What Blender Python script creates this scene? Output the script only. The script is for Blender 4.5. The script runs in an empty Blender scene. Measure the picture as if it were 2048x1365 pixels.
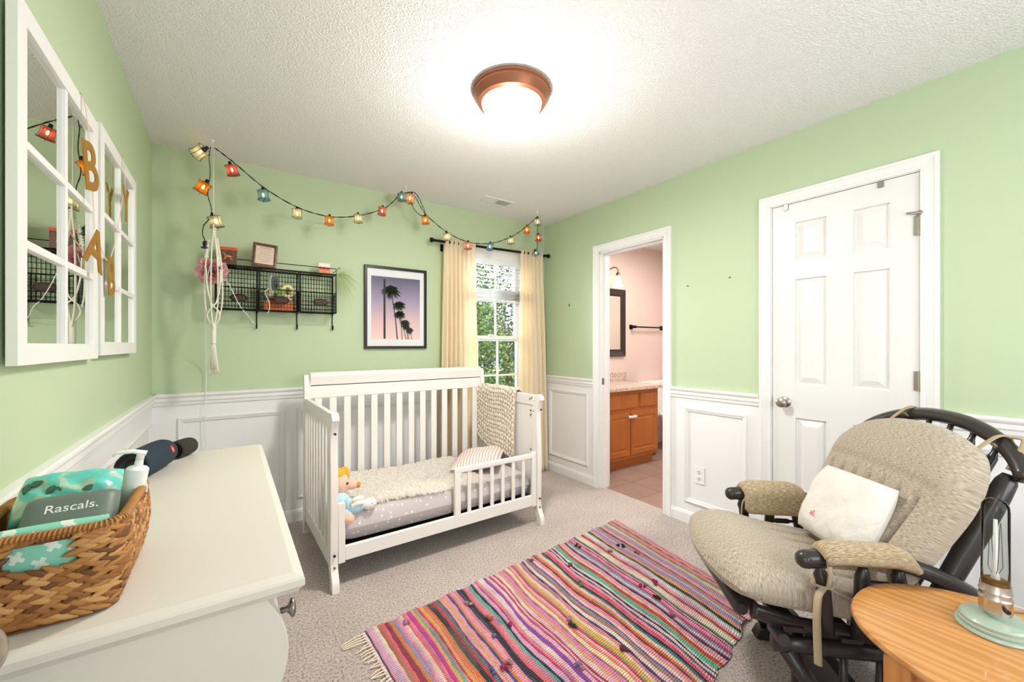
import bpy, math, random
from mathutils import Vector, Matrix, noise
random.seed(7)
sc = bpy.context.scene
col = sc.collection
# ------------------------------------------------------------------ camera
cam_d = bpy.data.cameras.new('camera')
cam = bpy.data.objects.new('camera', cam_d); col.objects.link(cam)
cam.location = (0, 0, 1.2332)
cam.rotation_euler = (math.pi/2, 0, -0.6030)
cam_d.sensor_width = 36; cam_d.lens = 819.81/2048*36
cam_d.shift_y = (691.53-682.5)/2048
cam_d.clip_start = 0.02
sc.camera = cam
# ------------------------------------------------------------------ world, sun, daylight, added fill
w = bpy.data.worlds.new('sky'); sc.world = w; w.use_nodes = True
wn = w.node_tree.nodes; wl = w.node_tree.links
bg = wn['Background']; bg.inputs[0].default_value = (.86, .93, 1, 1); bg.inputs[1].default_value = 1.7
def light(name, kind, loc, energy, color=(1, 1, 1), rot=(0, 0, 0), **k):
    d = bpy.data.lights.new(name, kind); d.energy = energy; d.color = color
    for a, b in k.items(): setattr(d, a, b)
    o = bpy.data.objects.new(name, d); o.location = loc; o.rotation_euler = rot; col.objects.link(o); return o
light('sun', 'SUN', (8, 0, 8), 2.6, (1, .96, .88), (0, math.radians(42), 0), angle=.02)
light('window_daylight', 'AREA', (2.1, 4.3, 3.35), 260, (.9, .96, 1), (math.radians(-52), 0, 0), shape='RECTANGLE', size=2.2, size_y=1.4)
light('window_side_daylight', 'AREA', (1.15, 4.3, 2.0), 170, (.92, .97, 1), tuple(Vector((1.25, -1.9, -.45)).to_track_quat('-Z', 'Y').to_euler()), shape='RECTANGLE', size=1.3, size_y=1.5)
light('rear_fill', 'AREA', (1.3, -1.12, 1.35), 34, (.97, .98, 1), (math.radians(90), 0, 0), shape='RECTANGLE', size=1.7, size_y=1.4)  # fill light added behind the camera, outside an assumed window
light('doorway_fill', 'AREA', (-1.0, -.5, 1.5), 14, (.97, .98, 1), (0, math.radians(-90), 0), shape='RECTANGLE', size=1.6, size_y=.7)  # added fill light, enters by the assumed doorway on the left
sc.view_settings.view_transform = 'Standard'; sc.view_settings.look = 'None'
sc.view_settings.gamma = 1; sc.view_settings.use_curve_mapping = False
sc.view_settings.exposure = 0.20

# ------------------------------------------------------------------ materials
def srgb(r, g, b):
    f = lambda c: (c/255/12.92 if c/255 <= .04045 else ((c/255+.055)/1.055)**2.4)
    return (f(r), f(g), f(b), 1)
MATS = {}
def mat(name, c=(200, 200, 200), rough=.5, metal=0, bump=0, bscale=200, vary=0, vscale=5, emit=None, estr=0, coat=0, trans=0, spec=.5, ior=1.45, sheen=0, sub=0, detail=3):
    if name in MATS: return MATS[name]
    m = bpy.data.materials.new(name); m.use_nodes = True; MATS[name] = m
    nt = m.node_tree; N = nt.nodes; L = nt.links; b = N['Principled BSDF']
    c = srgb(*c)
    b.inputs['Base Color'].default_value = c; b.inputs['Roughness'].default_value = rough; b.inputs['Metallic'].default_value = metal
    b.inputs['Specular IOR Level'].default_value = spec; b.inputs['IOR'].default_value = ior
    b.inputs['Coat Weight'].default_value = coat; b.inputs['Transmission Weight'].default_value = trans; b.inputs['Sheen Weight'].default_value = sheen
    if emit: b.inputs['Emission Color'].default_value = srgb(*emit); b.inputs['Emission Strength'].default_value = estr
    tc = N.new('ShaderNodeTexCoord')
    if vary:
        n = N.new('ShaderNodeTexNoise'); n.inputs['Scale'].default_value = vscale; n.inputs['Detail'].default_value = 4
        L.new(tc.outputs['Object'], n.inputs['Vector'])
        mx = N.new('ShaderNodeMix'); mx.data_type = 'RGBA'
        mx.inputs[6].default_value = tuple(x*(1-vary) for x in c[:3])+(1,); mx.inputs[7].default_value = tuple(min(1, x*(1+vary)) for x in c[:3])+(1,)
        L.new(n.outputs['Fac'], mx.inputs[0]); L.new(mx.outputs[2], b.inputs['Base Color'])
    if bump:
        n = N.new('ShaderNodeTexNoise'); n.inputs['Scale'].default_value = bscale; n.inputs['Detail'].default_value = detail
        L.new(tc.outputs['Object'], n.inputs['Vector'])
        bp = N.new('ShaderNodeBump'); bp.inputs['Strength'].default_value = min(1, bump); bp.inputs['Distance'].default_value = .004*max(1, bump)
        L.new(n.outputs['Fac'], bp.inputs['Height']); L.new(bp.outputs[0], b.inputs['Normal'])
    return m
def NL(m): return m.node_tree.nodes, m.node_tree.links, m.node_tree.nodes['Principled BSDF']
def ramp(N, pts, interp='LINEAR'):
    r = N.new('ShaderNodeValToRGB'); r.color_ramp.interpolation = interp
    e = r.color_ramp.elements
    while len(e) > 1: e.remove(e[0])
    e[0].position = pts[0][0]; e[0].color = pts[0][1]
    for p, c in pts[1:]: x = e.new(p); x.color = c
    return r
M_green = mat('green_wall_paint', (188, 205, 170), .62, bump=.06, bscale=160)
M_white = mat('white_trim_paint', (235, 234, 233), .38, bump=.03, bscale=60)
M_wains = mat('white_wainscot_paint', (236, 236, 236), .45, bump=.05, bscale=130)
M_pink = mat('bathroom_wall_paint', (228, 206, 199), .6, bump=.05, bscale=150)
M_door = mat('white_door_paint', (229, 228, 226), .35, bump=.05, bscale=90)
M_crib = mat('crib_white_paint', (238, 234, 230), .32, bump=.03, bscale=50)
M_dres = mat('cream_white_lacquer', (218, 212, 203), .3, bump=.05, bscale=30)
M_black = mat('black_metal', (22, 20, 20), .4, .6)
M_blackp = mat('black_plastic', (18, 18, 19), .45)
M_bronze = mat('bronze_lamp_rim', (150, 96, 70), .38, .55)
M_nickel = mat('brushed_nickel', (178, 170, 160), .28, 1)
M_steel = mat('worn_steel', (150, 146, 140), .3, 1)
M_dark = mat('charcoal_stained_wood', (44, 39, 38), .32, bump=.05, bscale=40, coat=.2)
M_cord = mat('white_cotton_cord', (238, 232, 218), .85, bump=.3, bscale=600)
M_curt = mat('cream_curtain_cloth', (255, 244, 222), .85, bump=.12, bscale=900)
M_slat = mat('white_blind_slat', (240, 240, 238), .45)
M_vinyl = mat('white_window_vinyl', (242, 243, 242), .35)
M_gold = mat('gold_glitter_card', (196, 142, 52), .42, .45, bump=1.2, bscale=900)
M_ribbon = mat('peach_ribbon', (226, 196, 168), .5)
M_mirror = mat('mirror_silver', (232, 236, 230), .01, 1)
M_paper = mat('white_mat_board', (240, 239, 240), .8)
M_plumb = mat('white_plastic', (240, 240, 238), .35)
M_knit = mat('cream_yarn', (232, 220, 206), .9, bump=.5, bscale=500)
M_shag = mat('cream_shag_pile', (255, 252, 247), .9)
M_pillow = mat('white_quilted_cotton', (224, 220, 214), .85, bump=.9, bscale=45, detail=4)
M_oak = None

def mat_translucent(m, amt=.5):
    N, L, b = NL(m); t = N.new('ShaderNodeBsdfTranslucent'); t.inputs[0].default_value = b.inputs['Base Color'].default_value
    mx = N.new('ShaderNodeMixShader'); mx.inputs[0].default_value = amt; o = N['Material Output']
    L.new(b.outputs[0], mx.inputs[1]); L.new(t.outputs[0], mx.inputs[2]); L.new(mx.outputs[0], o.inputs[0])
mat_translucent(M_slat, .5); mat_translucent(M_curt, .5); mat_translucent(M_shag, .5)
def mat_pane(name, c=(255, 255, 255), ior=1.45):
    m = bpy.data.materials.new(name); m.use_nodes = True; N = m.node_tree.nodes; L = m.node_tree.links
    for n in list(N):
        if n.type != 'OUTPUT_MATERIAL': N.remove(n)
    o = N['Material Output']; t = N.new('ShaderNodeBsdfTransparent'); t.inputs[0].default_value = srgb(*c)
    g = N.new('ShaderNodeBsdfGlossy'); g.inputs['Roughness'].default_value = .02
    f = N.new('ShaderNodeFresnel'); f.inputs[0].default_value = ior
    mx = N.new('ShaderNodeMixShader'); L.new(f.outputs[0], mx.inputs[0]); L.new(t.outputs[0], mx.inputs[1]); L.new(g.outputs[0], mx.inputs[2]); L.new(mx.outputs[0], o.inputs[0])
    return m
M_pane = mat_pane('clear_pane')
# ceiling: popcorn
M_ceil = mat('popcorn_ceiling', (247, 246, 246), .9)
N, L, b = NL(M_ceil); tc = N.new('ShaderNodeTexCoord'); v = N.new('ShaderNodeTexNoise'); v.inputs['Scale'].default_value = 120; v.inputs['Detail'].default_value = 3; v.inputs['Roughness'].default_value = .6
L.new(tc.outputs['Object'], v.inputs['Vector']); r = ramp(N, [(.42, (0, 0, 0, 1)), (.66, (1, 1, 1, 1))]); L.new(v.outputs['Fac'], r.inputs[0])
bp = N.new('ShaderNodeBump'); bp.inputs['Strength'].default_value = .6; bp.inputs['Distance'].default_value = .009
L.new(r.outputs[0], bp.inputs['Height']); L.new(bp.outputs[0], b.inputs['Normal'])
# carpet
M_carpet = mat('beige_carpet_pile', (212, 198, 188), .95, sheen=.3)
N, L, b = NL(M_carpet); tc = N.new('ShaderNodeTexCoord')
n1 = N.new('ShaderNodeTexNoise'); n1.inputs['Scale'].default_value = 105; n1.inputs['Detail'].default_value = 5; n1.inputs['Roughness'].default_value = .75
n2 = N.new('ShaderNodeTexNoise'); n2.inputs['Scale'].default_value = 4; n2.inputs['Detail'].default_value = 3
L.new(tc.outputs['Object'], n1.inputs['Vector']); L.new(tc.outputs['Object'], n2.inputs['Vector'])
r = ramp(N, [(.36, srgb(110, 92, 84)), (.46, srgb(210, 190, 180)), (.62, srgb(243, 232, 226))]); L.new(n1.outputs['Fac'], r.inputs[0])
mx = N.new('ShaderNodeMix'); mx.data_type = 'RGBA'; mx.blend_type = 'MULTIPLY'; r2 = ramp(N, [(.35, (.88, .87, .86, 1)), (.65, (1, 1, 1, 1))]); L.new(n2.outputs['Fac'], r2.inputs[0])
mx.inputs[0].default_value = 1; L.new(r.outputs[0], mx.inputs[6]); L.new(r2.outputs[0], mx.inputs[7]); L.new(mx.outputs[2], b.inputs['Base Color'])
bp = N.new('ShaderNodeBump'); bp.inputs['Strength'].default_value = 1; bp.inputs['Distance'].default_value = .012; L.new(n1.outputs['Fac'], bp.inputs['Height']); L.new(bp.outputs[0], b.inputs['Normal'])
# heathered upholstery
def mat_heather(name, c1, c2, sx=(30, 30, 600)):
    m = mat(name, c1, .95, sheen=.2); N, L, b = NL(m); tc = N.new('ShaderNodeTexCoord'); mp = N.new('ShaderNodeMapping'); mp.inputs['Scale'].default_value = sx
    n = N.new('ShaderNodeTexNoise'); n.inputs['Scale'].default_value = 1; n.inputs['Detail'].default_value = 4
    L.new(tc.outputs['UV'], mp.inputs[0]); L.new(mp.outputs[0], n.inputs['Vector']); r = ramp(N, [(.38, srgb(*c2)), (.62, srgb(*c1))]); L.new(n.outputs['Fac'], r.inputs[0]); L.new(r.outputs[0], b.inputs['Base Color'])
    bp = N.new('ShaderNodeBump'); bp.inputs['Strength'].default_value = .5; bp.inputs['Distance'].default_value = .002; L.new(n.outputs['Fac'], bp.inputs['Height']); L.new(bp.outputs[0], b.inputs['Normal'])
    return m
M_uph = mat_heather('tan_heathered_upholstery', (204, 192, 174), (130, 116, 98), (90, 1000, 1))
M_uph2 = mat_heather('tan_armrest_upholstery', (196, 176, 144), (134, 114, 86), (700, 60, 1))
# oak / maple wood
def mat_wood(name, c1, c2, scale=(1, 14, 14), rough=.35, coord='Object', dist=5, bd='Y'):
    m = mat(name, c1, rough, coat=.25); N, L, b = NL(m); tc = N.new('ShaderNodeTexCoord'); mp = N.new('ShaderNodeMapping'); mp.inputs['Scale'].default_value = scale
    wv = N.new('ShaderNodeTexWave'); wv.wave_type = 'BANDS'; wv.bands_direction = bd; wv.inputs['Scale'].default_value = 1.2; wv.inputs['Distortion'].default_value = dist; wv.inputs['Detail'].default_value = 3; wv.inputs['Detail Scale'].default_value = 1.5
    n = N.new('ShaderNodeTexNoise'); n.inputs['Scale'].default_value = 6; n.inputs['Detail'].default_value = 6
    L.new(tc.outputs[coord], mp.inputs[0]); L.new(mp.outputs[0], wv.inputs['Vector']); L.new(mp.outputs[0], n.inputs['Vector'])
    ad = N.new('ShaderNodeMath'); ad.operation = 'MULTIPLY_ADD'; ad.inputs[1].default_value = .5; L.new(wv.outputs['Fac'], ad.inputs[0]); 
    h = N.new('ShaderNodeMath'); h.operation = 'MULTIPLY'; h.inputs[1].default_value = .6; L.new(n.outputs['Fac'], h.inputs[0]); L.new(h.outputs[0], ad.inputs[2])
    r = ramp(N, [(.25, srgb(*c2)), (.75, srgb(*c1))]); L.new(ad.outputs[0], r.inputs[0]); L.new(r.outputs[0], b.inputs['Base Color']); return m
M_oak = mat_wood('golden_oak', (204, 148, 88), (184, 124, 66), (9, .8, 8), dist=9, bd='X')
M_maple = mat_wood('honey_maple_cabinet', (190, 112, 50), (170, 92, 36), (4, 4, .6), .4, dist=2)
M_walnut = mat_wood('walnut_frame', (110, 66, 42), (70, 40, 26), (30, 30, 8))
M_granite = mat('pink_granite', (206, 186, 172), .25)
N, L, b = NL(M_granite); tc = N.new('ShaderNodeTexCoord'); v = N.new('ShaderNodeTexNoise'); v.inputs['Scale'].default_value = 90; v.inputs['Detail'].default_value = 6; v.inputs['Roughness'].default_value = .8
L.new(tc.outputs['Object'], v.inputs['Vector']); r = ramp(N, [(.36, srgb(90, 60, 54)), (.47, srgb(206, 176, 160)), (.58, srgb(236, 224, 214))]); L.new(v.outputs['Fac'], r.inputs[0]); L.new(r.outputs[0], b.inputs['Base Color'])
M_tile = mat('terracotta_grey_tile', (158, 132, 120), .4, vary=.22, vscale=7, bump=.1, bscale=20)
M_grout = mat('tile_grout', (200, 184, 172), .9)
M_emit = mat('frosted_lamp_glass', (255, 250, 242), .4, emit=(255, 240, 222), estr=4)
M_sconce = mat('sconce_glass', (255, 240, 210), .4, emit=(255, 226, 170), estr=4)
M_bulb = mat('tiny_bulb_glow', (255, 240, 200), .4, emit=(255, 214, 140), estr=22)

# ------------------------------------------------------------------ mesh builder
class MB:
    def __init__(s): s.v = []; s.f = []; s.uv = {}; s.mi = []; s.cm = 0
    ofs = None
    def off(s, v): s.ofs = v; return s
    def add(s, vs, fs, uvs=None):
        o = len(s.v); s.v += [tuple(Vector(p)+s.ofs) for p in vs] if s.ofs else [tuple(p) for p in vs]
        for k, f in enumerate(fs):
            if uvs: s.uv[len(s.f)] = [uvs[i] for i in f]
            s.f.append([i+o for i in f]); s.mi.append(s.cm)
        return s
    def box(s, x0, x1, y0, y1, z0, z1, T=None):
        vs = [(x, y, z) for z in (z0, z1) for y in (y0, y1) for x in (x0, x1)]
        if T: vs = [T(*p) for p in vs]
        return s.add(vs, [(0, 2, 3, 1), (4, 5, 7, 6), (0, 1, 5, 4), (2, 6, 7, 3), (0, 4, 6, 2), (1, 3, 7, 5)])
    def prism(s, pts, h0, h1, P):   # pts 2D polygon, P(a,b,h) -> 3D
        n = len(pts); vs = [P(a, b, h0) for a, b in pts]+[P(a, b, h1) for a, b in pts]
        return s.add(vs, [list(range(n))[::-1], list(range(n, 2*n))]+[(i, (i+1) % n, n+(i+1) % n, n+i) for i in range(n)])
    def tube(s, pts, r, n=8, cap=True, flat=None):
        pts = [Vector(p) for p in pts]; m = len(pts)
        rs = r if isinstance(r, (list, tuple)) else [r]*m
        vs = []; t0 = (pts[1]-pts[0]).normalized(); up = Vector((0, 0, 1)) if abs(t0.z) < .9 else Vector((1, 0, 0))
        if flat: up = Vector(flat[0])
        a = t0.cross(up).normalized()
        for i, p in enumerate(pts):
            t = (pts[min(i+1, m-1)]-pts[max(i-1, 0)])
            t = t.normalized() if t.length > 1e-9 else t0
            a = (a-t*a.dot(t)); a = a.normalized() if a.length > 1e-6 else t.orthogonal().normalized(); bb = t.cross(a)
            k = flat[1] if flat else 1
            for j in range(n):
                q = 2*math.pi*j/n; vs.append(p+a*math.cos(q)*rs[i]+bb*math.sin(q)*rs[i]*k)
        fs = [(i*n+j, i*n+(j+1) % n, (i+1)*n+(j+1) % n, (i+1)*n+j) for i in range(m-1) for j in range(n)]
        if cap: fs += [list(range(n))[::-1], list(range((m-1)*n, m*n))]
        return s.add(vs, fs)
    def lathe(s, prof, c=(0, 0, 0), n=24, T=None, sx=1, sy=1):
        vs = []; m = len(prof)
        for r, z in prof:
            for j in range(n):
                q = 2*math.pi*j/n; p = (c[0]+r*math.cos(q)*sx, c[1]+r*math.sin(q)*sy, c[2]+z); vs.append(T(*p) if T else p)
        fs = [(i*n+j, i*n+(j+1) % n, (i+1)*n+(j+1) % n, (i+1)*n+j) for i in range(m-1) for j in range(n)]
        fs += [list(range(n))[::-1], list(range((m-1)*n, m*n))]
        return s.add(vs, fs)
    def ell(s, c, r, n=12, m=8, T=None):
        prof = [(max(1e-4, math.sin(math.pi*i/m)), -math.cos(math.pi*i/m)) for i in range(m+1)]; vs = []
        for a, z in prof:
            for j in range(n):
                q = 2*math.pi*j/n; p = Vector((r[0]*a*math.cos(q), r[1]*a*math.sin(q), r[2]*z))
                if T: p = T@p
                vs.append(Vector(c)+p)
        fs = [(i*n+j, i*n+(j+1) % n, (i+1)*n+(j+1) % n, (i+1)*n+j) for i in range(m) for j in range(n)]
        return s.add(vs, fs)
    def loop(s, rings):   # rings: list of closed 4-corner (or n) rings -> quads between
        n = len(rings[0]); vs = [p for r in rings for p in r]
        return s.add(vs, [(i*n+j, i*n+(j+1) % n, (i+1)*n+(j+1) % n, (i+1)*n+j) for i in range(len(rings)-1) for j in range(n)])
    def strip(s, rows, uvs=None, closed=False):
        n = len(rows[0]); vs = [p for r in rows for p in r]
        fs = [(i*n+j, i*n+(j+1) % n, (i+1)*n+(j+1) % n, (i+1)*n+j) for i in range(len(rows)-1) for j in range(n if closed else n-1)]
        return s.add(vs, fs, [u for r in uvs for u in r] if uvs else None)

def mk(name, mb, m, parent=None, smooth=False, bevel=0, world=True, sub=0, solid=0, label=None, auto=None):
    me = bpy.data.meshes.new(name); me.from_pydata([tuple(p) for p in mb.v], [], mb.f)
    if mb.uv:
        u = me.uv_layers.new(name='UVMap'); k = 0
        for fi, f in enumerate(mb.f):
            for j in range(len(f)):
                if fi in mb.uv: u.data[k].uv = mb.uv[fi][j]
                k += 1
    for x in (m if isinstance(m, (list, tuple)) else [m]): me.materials.append(x)
    if any(mb.mi): me.polygons.foreach_set('material_index', mb.mi)
    me.validate(); me.update()
    if smooth: me.polygons.foreach_set('use_smooth', [True]*len(me.polygons))
    o = bpy.data.objects.new(name, me); col.objects.link(o)
    if auto: 
        md = o.modifiers.new('n', 'EDGE_SPLIT'); md.split_angle = math.radians(auto)
    if solid: md = o.modifiers.new('s', 'SOLIDIFY'); md.thickness = solid; md.offset = 0
    if bevel: md = o.modifiers.new('b', 'BEVEL'); md.width = bevel; md.segments = 2; md.limit_method = 'ANGLE'; md.angle_limit = math.radians(35)
    if sub: md = o.modifiers.new('u', 'SUBSURF'); md.levels = sub; md.render_levels = sub
    if parent is not None: attach(o, parent, world)
    if label: o['label'] = label
    return o
def attach(o, parent, world=True):
    o.parent = parent
    if world and parent.type == 'EMPTY': o.matrix_parent_inverse = Matrix.LocRotScale(parent.location, parent.rotation_euler, None).inverted()
def thing(name, label, cat, loc=(0, 0, 0), rz=0, group=None):
    o = bpy.data.objects.new(name, None); o.empty_display_size = .05; col.objects.link(o); o.location = loc; o.rotation_euler = (0, 0, rz)
    return tag(o, label, cat, group)
def tag(o, label, cat, group=None):
    o['label'] = label; o['category'] = cat
    if group: o['group'] = group
    return o
def st(o): o['kind'] = 'structure'; return o
def stuff(o): o['kind'] = 'stuff'; return o
def copyo(o, parent, loc=None, rot=None, scale=None):
    c = o.copy(); col.objects.link(c); c.parent = parent
    if loc is not None: c.location = loc
    if rot is not None: c.rotation_euler = rot
    if scale is not None: c.scale = scale
    return c
def text(name, body, size, extr, m, T, parent=None, space=1, world=True, smoothfix=0):
    cu = bpy.data.curves.new(name, 'FONT'); cu.body = body; cu.size = size; cu.extrude = extr; cu.align_x = 'CENTER'; cu.align_y = 'CENTER'; cu.space_line = space
    if smoothfix: cu.offset = smoothfix
    t = bpy.data.objects.new(name, cu); col.objects.link(t)
    me = bpy.data.meshes.new_from_object(t.evaluated_get(bpy.context.evaluated_depsgraph_get()))
    bpy.data.objects.remove(t); bpy.data.curves.remove(cu)
    me.name = name; me.transform(T); me.materials.clear(); me.materials.append(m)
    o = bpy.data.objects.new(name, me); col.objects.link(o)
    if parent is not None: attach(o, parent, world)
    return o
def smoothpath(pts, n=6):
    pts = [Vector(p) for p in pts]; out = []
    for i in range(len(pts)-1):
        p0 = pts[max(i-1, 0)]; p1 = pts[i]; p2 = pts[i+1]; p3 = pts[min(i+2, len(pts)-1)]
        for k in range(n):
            t = k/n; out.append(.5*((2*p1)+(p2-p0)*t+(2*p0-5*p1+4*p2-p3)*t*t+(3*p1-p0-3*p2+p3)*t**3))
    out.append(pts[-1]); return out

# ------------------------------------------------------------------ room
XL, XR, YB, YF, H = -.383, 2.627, 3.235, -1.0, 2.44
RAIL = .93; TW = .115
# openings on walls: list of (a0,a1,z0,z1)
def wall(name, a0, a1, openings, P, mats, split=RAIL, top=H):
    mb = MB(); zs = sorted({0, split, top}|{z for o in openings for z in o[2:]}); as_ = sorted({a0, a1}|{a for o in openings for a in o[:2]})
    for i in range(len(as_)-1):
        for k in range(len(zs)-1):
            am = (as_[i]+as_[i+1])/2; zm = (zs[k]+zs[k+1])/2
            if any(o[0] < am < o[1] and o[2] < zm < o[3] for o in openings): continue
            mb.cm = 0 if zm > split else 1
            A0, A1, Z0, Z1 = as_[i], as_[i+1], zs[k], zs[k+1]
            c = [P(a, h, z) for z in (Z0, Z1) for h in (0, TW) for a in (A0, A1)]
            mb.add(c, [(0, 2, 3, 1), (4, 5, 7, 6), (0, 1, 5, 4), (2, 6, 7, 3), (0, 4, 6, 2), (1, 3, 7, 5)])
    return st(mk(name, mb, mats))
PB = lambda a, h, z: (a, YB+h, z)
PR = lambda a, h, z: (XR+h, a, z)
PL = lambda a, h, z: (XL-h, a, z)
PF = lambda a, h, z: (a, YF-h, z)
WIN = (1.60, 2.36, .56, 2.06)
BATH = (1.845, 2.486, 0, 2.035)
CLO = (.488, 1.122, 0, 2.045)
wall('wall_back', XL-TW, XR, [WIN], PB, [M_green, M_wains])
wall('wall_right', YF-TW, YB+TW, [BATH, CLO], PR, [M_green, M_wains])
wall('wall_left', YF, YB, [(-.95, -.16, 0, 2.04)], PL, [M_green, M_wains])  # doorway opening assumed here to let fill light in
wall('wall_front', XL-TW, XR, [(.55, 2.05, .8, 2.05)], PF, [M_green, M_wains])
st(mk('floor', MB().box(XL-TW, XR+.06, YF-TW, YB+.0, -.08, 0), M_carpet))
st(mk('ceiling', MB().box(XL-TW, 4.8, YF-TW, YB+TW, H, H+.1), M_ceil))
# closet void behind the door
st(mk('wall_closet', MB().box(XR+TW, XR+.7, .2, 1.4, 0, H), M_wains))

def rail_run(name, a0, a1, P, prof, m=M_white):
    mb = MB(); n = len(prof)
    vs = [P(a, -h, z) for a in (a0, a1) for h, z in prof]
    mb.add(vs, [(i, (i+1) % n, n+(i+1) % n, n+i) for i in range(n)]+[list(range(n)), list(range(n, 2*n))[::-1]])
    return st(mk(name, mb, m, auto=30))
CR = [(0, .868), (.008, .868), (.010, .885), (.016, .892), (.016, .912), (.022, .918), (.026, .926), (.026, .934), (.022, .939), (0, .939)]
BBp = [(0, 0), (.014, 0), (.014, .062), (.010, .072), (.006, .080), (0, .084)]
CAS = .062
rail_run('trim_1', XL, WIN[0]-.065, PB, CR); rail_run('trim_2', WIN[1]+.065, XR, PB, CR)
rail_run('trim_3', BATH[1]+CAS, YB, PR, CR); rail_run('trim_4', CLO[1]+CAS, BATH[0]-CAS, PR, CR); rail_run('trim_5', YF, CLO[0]-CAS, PR, CR)
rail_run('trim_6', -.1, YB, PL, CR); rail_run('trim_7', XL, XR, PF, CR)
rail_run('baseboard_back', XL, XR, PB, BBp); rail_run('baseboard_right', BATH[1]+CAS, YB, PR, BBp)
rail_run('baseboard_right.001', CLO[1]+CAS, BATH[0]-CAS, PR, BBp); rail_run('baseboard_right.002', YF, CLO[0]-CAS, PR, BBp)
rail_run('baseboard_left', -.1, YB, PL, BBp); rail_run('baseboard_front', XL, XR, PF, BBp)
# picture-frame mouldings
def ring(P, a0, a1, z0, z1, prof, mb):
    rings = []
    for u, h in prof: rings.append([P(a0-u, -h, z0-u), P(a1+u, -h, z0-u), P(a1+u, -h, z1+u), P(a0-u, -h, z1+u)])
    return mb.loop(rings)
PM = [(-.001, 0), (0, .004), (.004, .009), (.010, .010), (.016, .013), (.024, .015), (.029, .010), (.031, 0)]
k = 8
for P, a0, a1, z0, z1 in [(PB, -.235, .285, .19, .757), (PB, .42, 1.42, .19, .757), (PR, 1.285, 1.65, .176, .774), (PR, 2.65, 3.12, .186, .780), (PR, -.75, .32, .176, .774),
                          (PL, 2.46, 3.12, .19, .757), (PL, 1.45, 2.37, .19, .757), (PL, .2, 1.3, .19, .757), (PF, -.2, 1.1, .19, .68), (PF, 1.4, 2.5, .19, .68)]:
    st(mk('trim_%d' % k, ring(P, a0, a1, z0, z1, PM, MB()), M_white)); k += 1
# door casings (U shape) and jambs
def casing(name, P, a0, a1, z1, prof, mb=None):
    mb = mb or MB(); rows = []
    for u, h in prof: rows.append([P(a0-u, -h, 0), P(a0-u, -h, z1+u), P(a1+u, -h, z1+u), P(a1+u, -h, 0)])
    mb.strip(rows); return mb
CP = [(0, 0), (0, .010), (.012, .012), (.016, .009), (.030, .013), (.044, .016), (.048, .019), (.060, .019), (.063, .015), (.063, 0)]
st(mk('trim_%d' % k, casing('c', PR, BATH[0], BATH[1], BATH[3], CP), M_white, auto=30)); k += 1
st(mk('trim_%d' % k, casing('c', PR, CLO[0], CLO[1], CLO[3], CP), M_white, auto=30)); k += 1
mb = MB()
for a, b2 in ((BATH[0], BATH[0]-.001), (BATH[1], BATH[1]+.001)):
    s = 1 if a == BATH[0] else -1
    x = sorted((a, a+s*.012)); mb.box(XR-.002, XR+TW+.002, x[0], x[1], 0, BATH[3])
    x = sorted((a+s*.012, a+s*.024)); mb.box(XR+.045, XR+.08, x[0], x[1], 0, BATH[3]-.012)
mb.box(XR-.002, XR+TW+.002, BATH[0], BATH[1], BATH[3]-.012, BATH[3]); mb.box(XR+.045, XR+.08, BATH[0]+.02, BATH[1]-.02, BATH[3]-.024, BATH[3]-.012)
jb = st(mk('trim_%d' % k, mb, M_white, bevel=.001)); k += 1
mk('strike_plate', MB().box(XR+.02, XR+.045, BATH[1]-.0145, BATH[1]-.0118, .895, .95), M_steel, jb)
mb = MB(); mb.box(XR-.001, XR+TW, CLO[0]-.001, CLO[0]+.004, 0, CLO[3]); mb.box(XR-.001, XR+TW, CLO[1]-.004, CLO[1]+.001, 0, CLO[3]); mb.box(XR-.001, XR+TW, CLO[0], CLO[1], CLO[3]-.004, CLO[3]+.001)
st(mk('trim_%d' % k, mb, M_white)); k += 1
TRIMK = k
# closet door: six raised panels
d1 = thing('door_1', 'white six panel closet door with round nickel knob', 'door', (XR, .805, 0)); d1['kind'] = 'structure'; del d1['category']
SL = (.494, 1.116, .012, 2.038)
panels = []
for a0, a1 in ((.597, .740), (.853, 1.000)):
    for z0, z1 in ((1.708, 1.928), (1.012, 1.608), (.23, .826)): panels.append((a0, a1, z0, z1))
mb = MB(); FH = .004
As = sorted({SL[0], SL[1]}|{a for p in panels for a in p[:2]}); Zs = sorted({SL[2], SL[3]}|{z for p in panels for z in p[2:]})
Pd = lambda a, h, z: (XR+FH+h, a, z)
for i in range(len(As)-1):
    for j in range(len(Zs)-1):
        am = (As[i]+As[i+1])/2; zm = (Zs[j]+Zs[j+1])/2
        if any(p[0] < am < p[1] and p[2] < zm < p[3] for p in panels): continue
        mb.add([Pd(As[i], 0, Zs[j]), Pd(As[i+1], 0, Zs[j]), Pd(As[i+1], 0, Zs[j+1]), Pd(As[i], 0, Zs[j+1])], [(0, 3, 2, 1)])
e = [(SL[0], SL[2]), (SL[1], SL[2]), (SL[1], SL[3]), (SL[0], SL[3])]
mb.loop([[Pd(a, 0, z) for a, z in e], [Pd(a, .034, z) for a, z in e]]); mb.add([Pd(a, .034, z) for a, z in e], [(0, 1, 2, 3)])
mk('door_slab', mb, M_door, d1)
for a0, a1, z0, z1 in panels:
    mb = MB(); rings = []
    for u, h in ((0, 0), (-.005, .013), (-.010, .014), (-.040, .002), (-.044, .001)):
        rings.append([Pd(a0-u, h, z0-u), Pd(a1+u, h, z0-u), Pd(a1+u, h, z1+u), Pd(a0-u, h, z1+u)])
    mb.loop(rings); mb.add(rings[-1], [(0, 1, 2, 3)]); mk('panel', mb, M_door, d1)
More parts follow.
